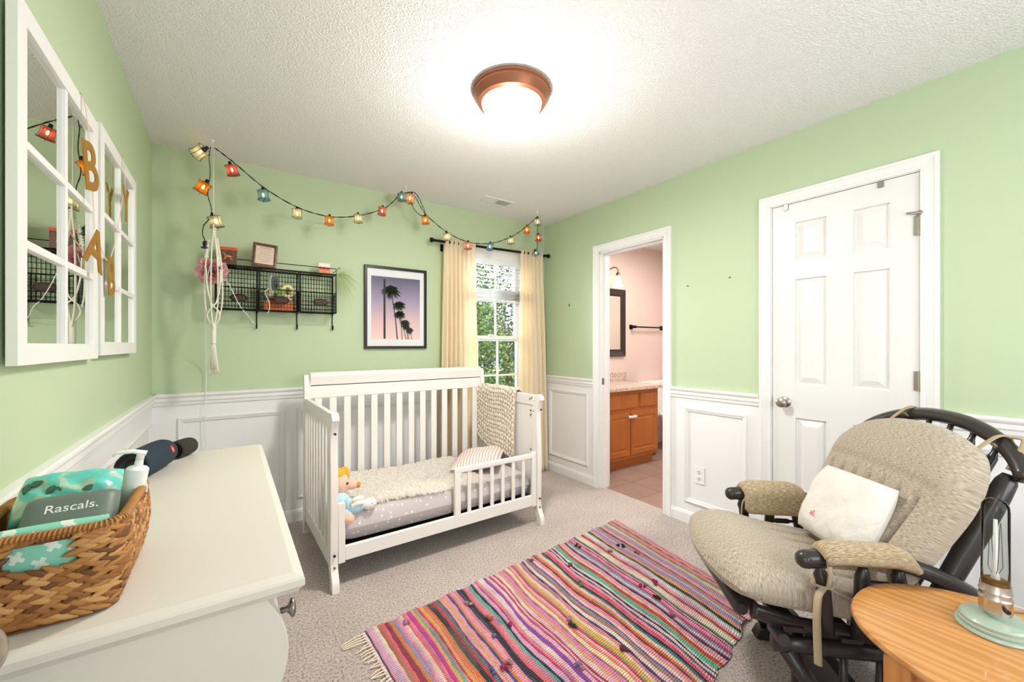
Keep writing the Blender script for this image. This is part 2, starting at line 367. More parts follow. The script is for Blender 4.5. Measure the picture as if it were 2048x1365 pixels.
def knob_mesh(mb, c, ax, s=1):
    prof = [(.031, 0), (.031, .004), (.027, .008), (.012, .010), (.011, .030), (.018, .034), (.026, .042), (.028, .050), (.025, .058), (.014, .064), (.0001, .065)]
    for_t = lambda x, y, z: tuple(Vector(c)+Vector(ax)*z*s+(Vector((0, x, y)) if abs(ax[0]) > .5 else Vector((x, 0, y)))*s)
    return mb.lathe(prof, n=24, T=for_t)
mk('knob', knob_mesh(MB(), (XR+FH, 1.052, .908), (-1, 0, 0)), M_nickel, d1, smooth=True, auto=40)
mk('latch', MB().box(XR+.001, XR+.004, 1.1165, 1.121, .88, .94), M_steel, d1)
for z in (1.79, 1.068, .25):
    mb = MB().tube([(XR-.004, .490, z-.047), (XR-.004, .490, z+.047)], .007, 10)
    mb.box(XR-.001, XR+.005, .485, .512, z-.045, z+.045)
    h_ = mk('hinge', mb, M_nickel, d1, auto=40)
    if z > 1.7:
        mb = MB().tube([(XR-.004, .475, z+.056), (XR-.03, .52, z+.056)], .006, 8); mb.tube([(XR-.004, .49, z+.045), (XR-.004, .49, z+.066)], .010, 8); mb.lathe([(.001, 0), (.009, .001), (.009, .008), (.001, .009)], (XR-.032, .523, z+.052), 8)
        mk('hinge_stop', mb, M_steel, h_)
for a in (.63, 1.045):
    mb = MB().box(XR-.003, XR+FH, a-.011, a+.011, 2.008, 2.041); mb.box(XR-.003, XR+.03, a-.011, a+.011, 2.039, 2.0405)
    mk('over_door_hook', mb, M_steel, d1, bevel=.001, label='grey metal over-door hook tab')
# near door lying open against the left wall: only its knob reaches the frame
d2 = thing('door_2', 'nickel door knob of the open entry door at far left', 'door', (-.3, .3, 0)); d2['kind'] = 'structure'; del d2['category']
mk('door_slab', MB().box(-.278, -.244, -.11, .700, .012, 2.03), M_door, d2, bevel=.002)
mk('knob', knob_mesh(MB(), (-.244, .636, .922), (1, 0, 0), .86), M_nickel, d2, smooth=True, auto=40)

# ------------------------------------------------------------------ window_1
w1 = thing('window_1', 'white vinyl double hung window with grilles', 'window', (1.98, YB, WIN[2])); w1['kind'] = 'structure'; del w1['category']
x0, x1, z0, z1 = WIN
mb = MB()
for a, b_, c, d in ((x0, x0+.018, z0, z1), (x1-.018, x1, z0, z1), (x0, x1, z0, z0+.018), (x0, x1, z1-.018, z1)): mb.box(a, b_, YB-.002, YB+TW, c, d)
mk('window_jamb', mb, M_vinyl, w1)
def sash(name, xa, xb, za, zb, y, th=.03, fw=.032):
    mb = MB(); mb.box(xa, xa+fw, y, y+th, za, zb); mb.box(xb-fw, xb, y, y+th, za, zb); mb.box(xa+fw, xb-fw, y, y+th, za, za+fw); mb.box(xa+fw, xb-fw, y, y+th, zb-fw, zb)
    s_ = mk(name, mb, M_vinyl, w1, bevel=.002)
    gx = [xa+fw+(xb-xa-2*fw)*t for t in (1/3, 2/3)]; zm = (za+zb)/2; mbg = MB()
    for g in gx: mbg.box(g-.008, g+.008, y+.008, y+.020, za+fw, zb-fw)
    mbg.box(xa+fw, xb-fw, y+.009, y+.019, zm-.008, zm+.008)
    mk('grille', mbg, M_vinyl, s_)
    mk('pane', MB().box(xa+fw-.004, xb-fw+.004, y+.013, y+.015, za+fw-.004, zb-fw+.004), M_pane, s_)
sash('lower_sash', x0+.018, x1-.018, z0+.018, 1.325, YB+.03)
sash('upper_sash', x0+.018, x1-.018, 1.275, z1-.018, YB+.066)
mk('sash_lock', MB().box(1.98, 2.03, YB+.012, YB+.034, 1.322, 1.338), M_vinyl, w1, bevel=.003)
mb = MB(); rows = []
rings = []
for u, h in CP: rings.append([PB(x0-u, -h, z0-u), PB(x1+u, -h, z0-u), PB(x1+u, -h, z1+u), PB(x0-u, -h, z1+u)])
mb.loop(rings); mk('window_casing', mb, M_white, w1, auto=30)
mk('window_sill', MB().box(x0-.08, x1+.08, YB-.045, YB+.01, z0-.004, z0+.018), M_white, w1, bevel=.004)
# mini blind, half raised
bl = thing('window_blind', 'white horizontal blind half raised in the window', 'blind', (1.98, YB+.012, 1.64))
mk('headrail', MB().box(x0+.02, x1-.02, YB-.012, YB+.028, 1.985, 2.04), M_slat, bl, bevel=.003)
def slatm(z, tilt=.35, w_=.044):
    mb = MB(); rows = []
    for i in range(5):
        t = (i/4-.5); rows.append([(x0+.024, YB+.008+t*w_*math.cos(tilt), z+t*w_*math.sin(tilt)+.004*(1-4*t*t)), (x1-.024, YB+.008+t*w_*math.cos(tilt), z+t*w_*math.sin(tilt)+.004*(1-4*t*t))])
    return mb.strip(rows)
for i in range(6): mk('slat', slatm(1.965-i*.034), M_slat, bl, solid=.002, smooth=True)
for i in range(15): mk('slat', slatm(1.663+i*.0063, .03+.05*math.sin(i*2.1)), M_slat, bl, solid=.002, smooth=True)
mk('bottom_rail', MB().box(x0+.024, x1-.024, YB-.014, YB+.030, 1.637, 1.655), M_slat, bl, bevel=.004)
for x in (1.72, 1.98, 2.24): mk('lift_cord', MB().tube([(x, YB-.013, 1.64), (x, YB-.013, 2.0)], .0012, 5), M_cord, bl)

# fill_window behind the camera: unseen, added to let in fill light
w2 = thing('fill_window', 'unseen plain window added behind the camera for fill light', 'window', (1.3, YF, .8)); w2['kind'] = 'structure'; del w2['category']
mb = MB()
for a, b_, c, d in ((.55, .6, .8, 2.05), (2.0, 2.05, .8, 2.05), (.6, 2.0, .8, .85), (.6, 2.0, 2.0, 2.05), (1.28, 1.32, .85, 2.0)): mb.box(a, b_, YF-.09, YF-.04, c, d)
mk('window_frame', mb, M_vinyl, w2)

# ------------------------------------------------------------------ bathroom
BX0, BX1, BY0, BY1 = XR+TW, 4.64, 1.2, 3.237
mb = MB(); mb.box(BX0, BX1+.1, BY1, BY1+.1, 0, H); st(mk('wall_bathroom_back', mb, M_pink))
st(mk('wall_bathroom_right', MB().box(BX1, BX1+.1, BY0, BY1, 0, H), M_pink)); st(mk('wall_bathroom_front', MB().box(BX0, BX1+.1, BY0-.1, BY0, 0, H), M_pink))
fb = st(mk('floor_bathroom', MB().box(XR+.05, BX1+.1, BY0, BY1, -.08, -.004), M_grout))
tm = None
for i in range(-1, 9):
    for j in range(-1, 9):
        xa = XR+.055+i*.305*1.0; ya = BY0+.02+j*.305
        xx = (max(xa, XR+.055), min(xa+.299, BX1)); yy = (max(ya, BY0), min(ya+.299, BY1))
        if xx[1]-xx[0] < .02 or yy[1]-yy[0] < .02: continue
        c = mk('tile', MB().box(xx[0], xx[1], yy[0], yy[1], -.004, .001+random.random()*.0006), M_tile, fb, bevel=.0015)
VX0, VX1, VY0 = 2.95, 3.76, 2.70
va = thing('bathroom_vanity', 'honey wood bathroom vanity cabinet with two doors and two drawers', 'cabinet', (3.35, 2.95, 0))
mb = MB(); mb.box(VX0, VX1, VY0+.02, BY1-.004, .1, .785); mb.box(VX0+.01, VX1-.01, VY0+.08, BY1-.004, 0, .1); mk('cabinet_body', mb, M_maple, va)
def rpanel(name, a0, a1, z0, z1, fr=.045, parent=va, raised=True):
    P = lambda a, h, z: (a, VY0+.02-h, z); mb = MB(); rings = []
    pr = [(0, 0), (0, .018), (-fr, .018), (-fr-.004, .010), (-fr-.012, .010), (-fr-.030, .016)] if raised else [(0, 0), (0, .014), (-.006, .018)]
    for u, h in pr: rings.append([P(a0-u, h, z0-u), P(a1+u, h, z0-u), P(a1+u, h, z1+u), P(a0-u, h, z1+u)])
    mb.loop(rings); mb.add(rings[-1], [(0, 1, 2, 3)]); return mk(name, mb, M_maple, parent)
xs = 3.30
dl = rpanel('door', 2.98, xs-.008, .14, .565); dr = rpanel('door', xs+.008, VX1-.03, .14, .565)
rpanel('drawer', 2.98, xs+.12, .605, .745, raised=False); rpanel('drawer', xs+.16, VX1-.03, .605, .745, raised=False)
for d_, x in ((dl, xs-.035), (dr, xs+.035)):
    mk('knob', MB().lathe([(.006, 0), (.006, .012), (.015, .018), (.013, .027), (.0005, .03)], n=12, T=lambda X_, Y_, Z_, x=x: (x+X_, VY0+.002-Z_, .525+Y_)), M_plumb, d_, smooth=True)
mk('child_lock', MB().box(xs-.06, xs+.06, VY0-.035, VY0-.027, .513, .537), M_plumb, va, bevel=.004, label='white plastic child lock joining the knobs')
tp = mk('countertop', MB().box(VX0-.02, VX1+.03, VY0-.03, BY1-.004, .785, .82), M_granite, va, bevel=.004)
mk('backsplash', MB().box(VX0-.02, 3.86, BY1-.02, BY1-.004, .82, .92), M_granite, tp, bevel=.003)
mi = thing('bathroom_mirror', 'dark framed mirror over the bathroom vanity', 'mirror', (3.45, BY1, 1.1))
mb = MB(); rings = []
P = lambda a, h, z: (a, BY1-.001-h, z)
for u, h in ((0, .012), (.012, .020), (.016, .012), (.060, .026), (.075, .030), (.085, .024), (.085, 0)): rings.append([P(3.08-u, h, 1.19-u), P(3.75+u, h, 1.19-u), P(3.75+u, h, 1.80+u), P(3.08-u, h, 1.80+u)])
mb.loop(rings); mk('mirror_frame', mb, mat('espresso_frame', (46, 34, 32), .3, coat=.3), mi)
mk('mirror_glass', MB().box(3.07, 3.76, BY1-.014, BY1-.010, 1.18, 1.81), M_mirror, mi)
va_l = thing('vanity_sconce', 'bronze sconce with a lit bell glass shade over the mirror', 'lamp', (3.6, BY1, 1.9))
sx, sy = 3.58, BY1-.13
mk('lamp_shade', MB().lathe([(.018, .125), (.024, .10), (.032, .05), (.048, .01), (.062, 0), (.05, .004), (.001, .03)], (sx, sy, 1.895), 20), M_sconce, va_l, smooth=True)
mb = MB().lathe([(.001, .165), (.012, .16), (.022, .14), (.024, .12)], (sx, sy, 1.895), 14); mb.tube(smoothpath([(sx, sy, 2.05), (sx-.005, sy, 2.09), (sx-.03, sy+.03, 2.11), (sx-.05, BY1-.01, 2.08)], 5), .007, 8)
mb.box(3.1, 3.56, BY1-.025, BY1, 2.05, 2.11); mk('lamp_arm', mb, M_bronze, va_l, smooth=True, auto=40)
tb = thing('towel_bar', 'black towel bar on the pink bathroom wall', 'towel bar', (4.25, BY1, 1.45))
mk('bar', MB().tube([(3.97, BY1-.06, 1.455), (4.53, BY1-.06, 1.455)], .009, 10), M_black, tb, smooth=True, auto=40)
for x in (3.955, 4.545):
    mb = MB().box(x-.027, x+.027, BY1-.010, BY1, 1.428, 1.482); mb.tube([(x, BY1-.075, 1.455), (x, BY1, 1.455)], .012, 10); mb.box(x-.016, x+.016, BY1-.076, BY1-.044, 1.439, 1.471); mk('bracket', mb, M_black, tb, bevel=.002)
tr = thing('trash_can', 'round steel trash can beside the bathroom vanity', 'trash can', (3.95, 2.98, 0))
mk('can_body', MB().lathe([(.0001, .002), (.085, .002), (.095, .02), (.105, .27), (.108, .275), (.100, .28), (.09, .28)], (3.94, 2.98, 0), 24), M_steel, tr, smooth=True, auto=40)
mk('can_liner', MB().lathe([(.100, .26), (.112, .285), (.104, .31), (.05, .30), (.001, .29)], (3.94, 2.98, 0), 20), M_blackp, tr, smooth=True)
to = thing('toilet', 'white toilet behind the vanity in the bathroom', 'toilet', (4.3, 2.9, 0))
mk('tank', MB().box(4.08, 4.5, 3.03, BY1-.01, .38, .76), M_plumb, to, bevel=.02); mk('tank_lid', MB().box(4.06, 4.52, 3.01, BY1-.005, .76, .80), M_plumb, to, bevel=.01)
mk('bowl', MB().lathe([(.10, 0), (.11, .05), (.09, .15), (.13, .28), (.19, .36), (.20, .40), (.0001, .40)], (4.29, 2.78, 0), 28, sy=1.25), M_plumb, to, smooth=True, auto=50)
mk('seat', MB().lathe([(.19, .40), (.205, .405), (.205, .43), (.19, .44), (.0001, .445)], (4.29, 2.78, 0), 28, sy=1.25), M_plumb, to, smooth=True, auto=50)
light('bathroom_light', 'AREA', (3.6, 2.2, 2.38), 27, (1, .95, .88), (0, 0, 0), shape='RECTANGLE', size=.7, size_y=.7)

# ------------------------------------------------------------------ ceiling lamp & vent
LC = (1.10, 1.60)
cl = thing('ceiling_light', 'round flush ceiling light with a bronze rim and lit frosted dome', 'ceiling light', (LC[0], LC[1], H-.16))
mk('lamp_rim', MB().lathe([(.06, 0), (.178, 0), (.184, -.006), (.184, -.014), (.178, -.020), (.180, -.030), (.172, -.040), (.160, -.060), (.145, -.066), (.130, -.062)], (LC[0], LC[1], H), 56), M_bronze, cl, smooth=True, auto=35)
mk('lamp_shade', MB().lathe([(.142, -.058), (.140, -.075), (.125, -.105), (.095, -.130), (.055, -.146), (.02, -.151), (.0001, -.152)], (LC[0], LC[1], H), 48), M_emit, cl, smooth=True)
light('ceiling_lamp_bulb', 'AREA', (LC[0], LC[1], H-.158), 22, (1, .955, .90), (0, 0, 0), shape='DISK', size=.24)
light('below_lamp_fill', 'POINT', (LC[0], LC[1], H-.36), 16, (1, .95, .88), shadow_soft_size=.05)  # unseen point light hung below the dome, spreads lamp light over the ceiling
ve = thing('ceiling_vent', 'white ceiling air vent with louvres near the back wall', 'vent', (1.83, 2.9, H-.01))
mb = MB(); ringv = []
P = lambda a, h, z: (1.83+a, 2.893+z, H-h)
for u, h in ((0, .002), (0, .006), (.018, .006), (.026, .001)): ringv.append([P(-.125-u, h, -.045-u), P(.125+u, h, -.045-u), P(.125+u, h, .045+u), P(-.125-u, h, .045+u)])
mb.loop(ringv); mk('vent_frame', mb, M_white, ve)
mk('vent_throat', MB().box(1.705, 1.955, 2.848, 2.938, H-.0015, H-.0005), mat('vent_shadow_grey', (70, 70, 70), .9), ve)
for i in range(12):
    for s in (-1, 1):
        xx = 1.83+s*(.008+i*.0098); mb = MB(); t = .0045*s*(-1)
        mb.add([(xx-.002, 2.85, H-.002), (xx+.002, 2.85, H-.002), (xx+t*1.3+.002, 2.85, H-.009), (xx+t*1.3-.002, 2.85, H-.009), (xx-.002, 2.936, H-.002), (xx+.002, 2.936, H-.002), (xx+t*1.3+.002, 2.936, H-.009), (xx+t*1.3-.002, 2.936, H-.009)],
               [(0, 1, 2, 3), (4, 7, 6, 5), (0, 4, 5, 1), (1, 5, 6, 2), (2, 6, 7, 3), (3, 7, 4, 0)]); mk('louvre', mb, M_white, ve)
# electrical outlet
ou = thing('wall_outlet', 'white double outlet low on the right wall panel', 'outlet', (XR, 1.567, .352))
mk('cover_plate', MB().box(XR-.007, XR, 1.532, 1.605, .293, .411), M_plumb, ou, bevel=.003)
for zc in (.330, .374):
    r_ = mk('receptacle', MB().lathe([(.017, 0), (.017, .009), (.0001, .0095)], n=20, T=lambda X_, Y_, Z_, zc=zc: (XR-Z_, 1.5685+X_, zc+Y_*.86)), M_plumb, ou)
    mb = MB(); mb.box(XR-.0105, XR-.009, 1.561, 1.5635, zc-.002, zc+.008); mb.box(XR-.0105, XR-.009, 1.5735, 1.576, zc-.002, zc+.008); mb.box(XR-.0105, XR-.009, 1.566, 1.571, zc-.011, zc-.006)
    mk('slot', mb, M_blackp, r_)
# small wall hardware left in the green paint
for (y, z, l) in ((1.66, 1.645, 'small dark nail in the green wall between the doors'), (1.37, 1.665, 'tiny nail in the green wall left of the closet door')):
    tag(mk('wall_nail', MB().tube([(XR, y, z), (XR-.012, y-.008, z+.004), (XR-.014, y-.014, z+.001)], .0022, 6), M_black), l, 'nail')
tag(mk('wall_hook', MB().box(XR-.008, XR, 2.86, 2.868, 1.60, 1.625), M_steel), 'tiny hook in the green wall near the back corner', 'hook')

# ------------------------------------------------------------------ curtains and rod
YC = 3.135
ro = thing('curtain_rod', 'black curtain rod with ball ends above the window', 'curtain rod', (1.98, YC, 2.1))
zr = lambda x: 2.098+(x-1.37)/(2.586-1.37)*.020
mk('pole', MB().tube([(1.39, YC, zr(1.39)), (2.565, YC, zr(2.565))], .011, 12), M_black, ro, smooth=True, auto=40)
for x, s in ((1.39, -1), (2.565, 1)):
    mk('finial', MB().lathe([(.012, 0), (.014, .006), (.010, .012), (.019, .022), (.021, .032), (.016, .042), (.0001, .046)], n=14, T=lambda X_, Y_, Z_, x=x, s=s: (x+s*Z_, YC+X_, zr(x)+Y_)), M_black, ro, smooth=True)
for x in (1.495, 2.545):
    mb = MB().tube([(x, YB, zr(x)-.035), (x, YB-.02, zr(x)-.03), (x, YC, zr(x)-.012)], .006, 8); mb.box(x-.012, x+.012, YB-.004, YB, zr(x)-.06, zr(x)+.0); mk('bracket', mb, M_black, ro)
def curtain(name, label, xa, xb, xa2, xb2, seed, folds=7):
    mb = MB(); rows = []; NZ = 44; NX = 90; top = 2.135; rnd = random.Random(seed); ph = [rnd.random()*6 for _ in range(4)]
    for i in range(NZ+1):
        t = i/NZ; z = top-(top-.012)*t; row = []
        a = xa+(xa2-xa)*t; b_ = xb+(xb2-xb)*t
        for j in range(NX+1):
            u = j/NX; amp = .012+.020*min(1, t*3)
            w_ = math.sin(u*folds*2*math.pi+ph[0]+.5*math.sin(t*2.2+ph[1]))+.35*math.sin(u*folds*4.3*math.pi+ph[2]+t*1.5)
            y = YC-.0+amp*w_*(.8 if t > .02 else .5)
            if t < .035: y = YC+(.016 if w_ > 0 else -.016)*(1)+.004*math.sin(u*90)
            x = a+(b_-a)*u+.006*math.cos(u*folds*2*math.pi+ph[0])
            row.append((x, y, z+(.006*math.sin(u*folds*9+ph[3]) if i == 0 else 0)))
        rows.append(row)
    o = mk(name, mb.strip(rows), M_curt, smooth=True, solid=.002); return tag(o, label, 'curtain')
curtain('curtain', 'cream curtain panel left of the window, behind the crib', 1.475, 1.765, 1.44, 1.80, 3)
curtain('curtain', 'cream curtain panel right of the window, in the corner', 2.262, 2.535, 2.245, 2.60, 9, 6)

# ------------------------------------------------------------------ crib (local frame: x along length, y to the wall)
CW, CD, CT = 1.37, .82, .036
crib = thing('toddler_crib', 'white sleigh crib converted to a toddler bed under the window', 'crib', (.415, 2.195, 0), math.radians(1.2))
CL = dict(parent=crib, world=False)
M_bolt = mat('dark_bolt_hole', (20, 18, 18), .5)
def crib_end(x, side):
    # front sleigh post as a swept plank in the y-z plane
    def post(yc, wid, top, flare, nm, sgn):
        cs = [(0.0, -.035*flare), (.05, -.028*flare), (.11, .004), (.17, .014*flare), (.25, .010), (.40, 0), (.60, 0.006), (.72, .012), (.80, .004), (.85, -.014*flare)]
        if nm == 'back_post': cs = [(0.0, -.03), (.05, -.022), (.11, 0), (.20, 0), (.85, 0), (top-.12, 0), (top-.05, -.012), (top-.01, -.02)]
        zz = [c[0] for c in cs]
        L_, R_ = [], []
        for z, d in [(p.x, p.y) for p in smoothpath([(c[0], c[1], 0) for c in cs], 5)]:
            wv = wid*(.80+.35*math.exp(-((z-.2)/.10)**2)+.15*math.exp(-((z-.62)/.3)**2))
            L_.append((yc+sgn*d-wv/2, z)); R_.append((yc+sgn*d+wv/2, z))
        if nm == 'front_post':
            zt = L_[-1][1]; cy = yc+sgn*cs[-1][1]-.004; rr = .036
            arc = [(cy+rr*math.cos(q), zt+.008+rr*math.sin(q)) for q in [math.radians(a) for a in range(-10, 200, 15)]]
            poly = L_+arc[::-1]+R_[::-1] 
            poly = R_+arc+L_[::-1]
        else: poly = R_+L_[::-1]
        mb = MB().prism(poly, x, x+CT, lambda a, b, h: (h, a, b))
        return mk(nm, mb, M_crib, bevel=.003, **CL)
    fp = post(.028, .058, .885, 1, 'front_post', 1)
    bp_ = post(CD-.04, .062, 1.05, 1, 'back_post', -1)
    for z in (.79, .175, .115):
        ys = .022 if z > .5 else .034
        mb = MB().tube([(x+CT/2, ys-.036, z), (x+CT/2, ys-.0275, z)], .006, 10); mk('bolt', mb, M_bolt if z != .115 else M_steel, fp)
    xi = x+CT if side < 0 else x
    mk('end_top_rail', MB().box(x+.004, x+CT-.004, .05, CD-.06, .812, .888), M_crib, bevel=.006, **CL)
    mk('end_bottom_rail', MB().box(x+.006, x+CT-.006, .05, CD-.06, .095, .185), M_crib, bevel=.004, **CL)
    if side < 0:
        n = 8; a0, a1 = .075, CD-.085
        for i in range(n):
            y = a0+(a1-a0)*(i+.5)/n; mk('slat', MB().box(x+.010, x+.026, y-.020, y+.020, .183, .815), M_crib, bevel=.002, **CL)
    else:
        n = 4; a0, a1 = .055, CD-.065
        for i in range(n):
            ya = a0+(a1-a0)*i/n; yb = a0+(a1-a0)*(i+1)/n; mk('end_panel', MB().box(x+.010, x+.024, ya+.001, yb-.001, .183, .815), M_crib, bevel=.002, **CL)
        for (yy, zz) in ((.075, .865), (.095, .855), (.05, .775), (.085, .775), (.085, .745), (.085, .50)):
            mk('bolt', MB().tube([(x-.001, yy, zz), (x+.006, yy, zz)], .0045, 8), M_bolt, **CL)
crib_end(0, -1); crib_end(CW-CT, 1)
# back panel
yb0 = CD-.055
mb = MB(); prof = [(yb0-.006, .972), (yb0-.010, 1.0), (yb0-.016, 1.03), (yb0-.012, 1.046), (yb0+.004, 1.056), (yb0+.022, 1.056), (yb0+.030, 1.046), (yb0+.030, .972)]
mb.prism(prof, CT, CW-CT, lambda a, b, h: (h, a, b)); mk('back_top_rail', mb, M_crib, auto=40, **CL)
mk('back_upper_rail', MB().box(CT, CW-CT, yb0, yb0+.022, .885, .966), M_crib, bevel=.003, **CL)
mk('rail_groove', MB().box(CT, CW-CT, yb0+.004, yb0+.02, .965, .973), M_bolt, **CL)
mk('back_bottom_rail', MB().box(CT, CW-CT, yb0, yb0+.022, .12, .19), M_crib, bevel=.003, **CL)
for i in range(14):
    xx = .085+i*(CW-.17)/13; mk('slat', MB().box(xx-.0225, xx+.0225, yb0+.004, yb0+.018, .188, .888), M_crib, bevel=.002, **CL)
# front toddler rail
fy = .030
mk('front_stile', MB().box(CT+.002, CT+.036, fy-.020, fy+.004, .125, .43), M_crib, bevel=.003, **CL)
mk('front_bottom_rail', MB().box(CT+.036, CW-CT-.036, fy-.018, fy+.004, .133, .205), M_crib, bevel=.003, **CL)
mk('front_stile', MB().box(CW-CT-.040, CW-CT-.004, fy-.020, fy+.004, .125, .50), M_crib, bevel=.004, **CL)
gx0 = .70
mk('guard_stile', MB().box(gx0, gx0+.040, fy-.018, fy+.004, .2, .462), M_crib, bevel=.003, **CL)
mk('guard_top_rail', MB().box(gx0, CW-CT-.038, fy-.018, fy+.004, .458, .492), M_crib, bevel=.006, **CL)
for i in range(6):
    xx = gx0+.040+(CW-CT-.04-gx0-.04)*(i+.75)/6.6; mk('guard_slat', MB().box(xx-.012, xx+.012, fy-.013, fy-.001, .203, .46), M_crib, bevel=.002, **CL)
mk('mattress_support', MB().box(CT+.004, CW-CT-.004, .045, CD-.07, .165, .182), mat('dark_steel_frame', (36, 36, 38), .5), **CL)
# mattress with polka-dot sheet
M_sheet = mat('grey_dotted_sheet', (200, 192, 192), .9)
N, L, b = NL(M_sheet); tc = N.new('ShaderNodeTexCoord'); v = N.new('ShaderNodeTexVoronoi'); v.inputs['Scale'].default_value = 34; v.inputs['Randomness'].default_value = .75; L.new(tc.outputs['Object'], v.inputs['Vector'])
r = ramp(N, [(.17, srgb(242, 238, 236)), (.21, srgb(196, 188, 188))]); L.new(v.outputs['Distance'], r.inputs[0]); L.new(r.outputs[0], b.inputs['Base Color'])
def cushion(w_, h_, t, nx=28, ny=28, k=.25, p=4, q=.5, f=None, T=None, uvs=1, m_lo=.9):
    mb = MB(); top, bot, uv = [], [], []
    for i in range(nx+1):
        rt, rb, ru = [], [], []
        for j in range(ny+1):
            u = -1+2*i/nx; v_ = -1+2*j/ny
            # denser near edges
            u = math.sin(u*math.pi/2)*.5+u*.5 if True else u; v_ = math.sin(v_*math.pi/2)*.5+v_*.5
            kk = (k[0] if v_ < 0 else k[1]) if isinstance(k, tuple) else k; x = w_/2*u*math.sqrt(1-kk*v_*v_/2); y = h_/2*v_*math.sqrt(1-kk*u*u/2)
            th = t/2*((1-abs(u)**p)*(1-abs(v_)**p))**q
            zt, zb = th, -th*m_lo
            if f: dx, dy, dz1, dz2 = f(x, y, u, v_); e_ = (1-u**8)*(1-v_**8); x += dx; y += dy; zt += dz1*e_; zb += dz2*e_
            rt.append(T(x, y, zt) if T else (x, y, zt)); rb.append(T(x, y, zb) if T else (x, y, zb)); ru.append((x*uvs, y*uvs))
        top.append(rt); bot.append(rb); uv.append(ru)
    mb.strip(top, uv); mb.strip([r_[::-1] for r_ in bot], [r_[::-1] for r_ in uv]); return mb
mt = thing('crib_mattress', 'grey polka-dot sheeted mattress in the white crib', 'mattress', (.415, 2.195, 0), math.radians(1.2))
MBm = cushion(CW-2*CT-.02, .70, .165, 40, 30, .06, 22, .42, f=lambda x, y, u, v_: (0, 0, .003*math.sin(x*9)*math.cos(y*13), .0), T=lambda x, y, z: (CW/2+x, .405+y, .268+z))
mk('mattress_body', MBm, M_sheet, mt, smooth=True, world=False)
# shaggy blanket
bk = thing('shaggy_blanket', 'cream shaggy blanket spread over the crib mattress', 'blanket', (.415, 2.195, 0), math.radians(1.2))
def bh(u, v_): return .358+.010*math.sin(u*5+v_*3)+.008*math.sin(v_*7+1)-.012*abs(u-.5)
mb = MB(); rows = []; Q = [(.125, .10), (.94, .075), (.98, .62), (.235, .70)]
def bp_uv(u, v_):
    ax = Q[0][0]*(1-u)+Q[1][0]*u; ay = Q[0][1]*(1-u)+Q[1][1]*u; bx = Q[3][0]*(1-u)+Q[2][0]*u; by = Q[3][1]*(1-u)+Q[2][1]*u
    return (ax*(1-v_)+bx*v_, ay*(1-v_)+by*v_+.012*math.sin(u*9))
top = [[(*bp_uv(i/40, j/26), bh(i/40, j/26)+.006) for j in range(27)] for i in range(41)]
mb.strip(top); mb.strip([[(x, y, z-.014) for x, y, z in r_][::-1] for r_ in top])
mk('blanket_base', mb, M_shag, bk, smooth=True, world=False)
mb = MB()
for i in range(11000):
    u, v_ = random.random(), random.random()
    if random.random() < .16: v_ = random.choice((0, 1)) if random.random() < .6 else v_; u = u if v_ in (0, 1) else random.choice((0, 1))
    x, y = bp_uv(u, v_); z = bh(u, v_)+.006; a = random.random()*6.28; l = .012+random.random()*.014; w_ = .0016
    ox, oy = math.cos(a), math.sin(a); out = (.6 if v_ == 0 else 0); oy -= out
    px_, py_ = -oy*w_, ox*w_
    z2 = z+l*(.45+.3*random.random())*(1 if out == 0 else .1)
    mb.add([(x-px_, y-py_, z-.002), (x+px_, y+py_, z-.002), (x+ox*l*.5+px_*.7, y+oy*l*.5+py_*.7, z2), (x+ox*l, y+oy*l, z2-l*.35-(.012 if out else 0))], [(0, 1, 2), (0, 2, 3)])
stuff(mk('shag_pile', mb, M_shag, bk, world=False))
# striped pillow in the crib
M_pst = mat('pink_striped_cotton', (236, 214, 208), .9)
N, L, b = NL(M_pst); tc = N.new('ShaderNodeTexCoord'); wv = N.new('ShaderNodeTexWave'); wv.wave_type = 'BANDS'; wv.bands_direction = 'Y'; wv.inputs['Scale'].default_value = 15; wv.inputs['Distortion'].default_value = .5; L.new(tc.outputs['UV'], wv.inputs['Vector'])
r = ramp(N, [(.3, srgb(242, 232, 226)), (.6, srgb(238, 212, 206)), (.88, srgb(214, 172, 164))]); L.new(wv.outputs['Fac'], r.inputs[0]); L.new(r.outputs[0], b.inputs['Base Color'])
pr_ = Matrix.Translation((1.10, .40, .405))@Matrix.Rotation(math.radians(50), 4, 'Z')@Matrix.Rotation(math.radians(-8), 4, 'X')
mb = cushion(.44, .34, .12, 26, 26, -.12, 3, .7, f=lambda x, y, u, v_: (0, 0, .004*math.sin(x*40+y*30), 0), T=lambda x, y, z: tuple(pr_@Vector((x, y, z))))
tag(mk('striped_pillow', mb, M_pst, smooth=True), 'pink and white striped pillow at the window end of the crib', 'pillow')
bpy.data.objects['striped_pillow'].matrix_world = Matrix.LocRotScale(Vector((.415, 2.195, 0)), Matrix.Rotation(math.radians(1.2), 3, 'Z').to_euler(), None)
# crocheted throw over the right end
th_ = thing('crochet_throw', 'cream chunky crocheted throw hanging over the right crib end', 'blanket', (.415, 2.195, 0), math.radians(1.2))
def thp(u, s):   # u along y, s metres down from the outside bottom
    y = .245+u*.555; xx = CW-CT/2; ztop = .898
    bot = .415+.06*(u)-.055*(1-u)+.02*math.sin(u*7)
    L1 = ztop-bot; hw = .034
    if s < L1-.03: return (xx-hw-.004-.012*math.sin(s*9+u*4)*(.5), y+.0*s, ztop-.02-(L1-.03-s)-.0)
    s2 = s-(L1-.03); q = min(s2/.10, 1)*math.pi
    if s2 < .10: return (xx-hw*math.cos(q), y, ztop-.02+.034*math.sin(q))
    return (xx+hw+.004, y, ztop-.02-(s2-.10))
mbb = MB(); mbs = MB(); NR = 21; NC = 18; rows = []
for i in range(NR+1):
    rows.append([thp(j/24, i/NR*.66) for j in range(25)])
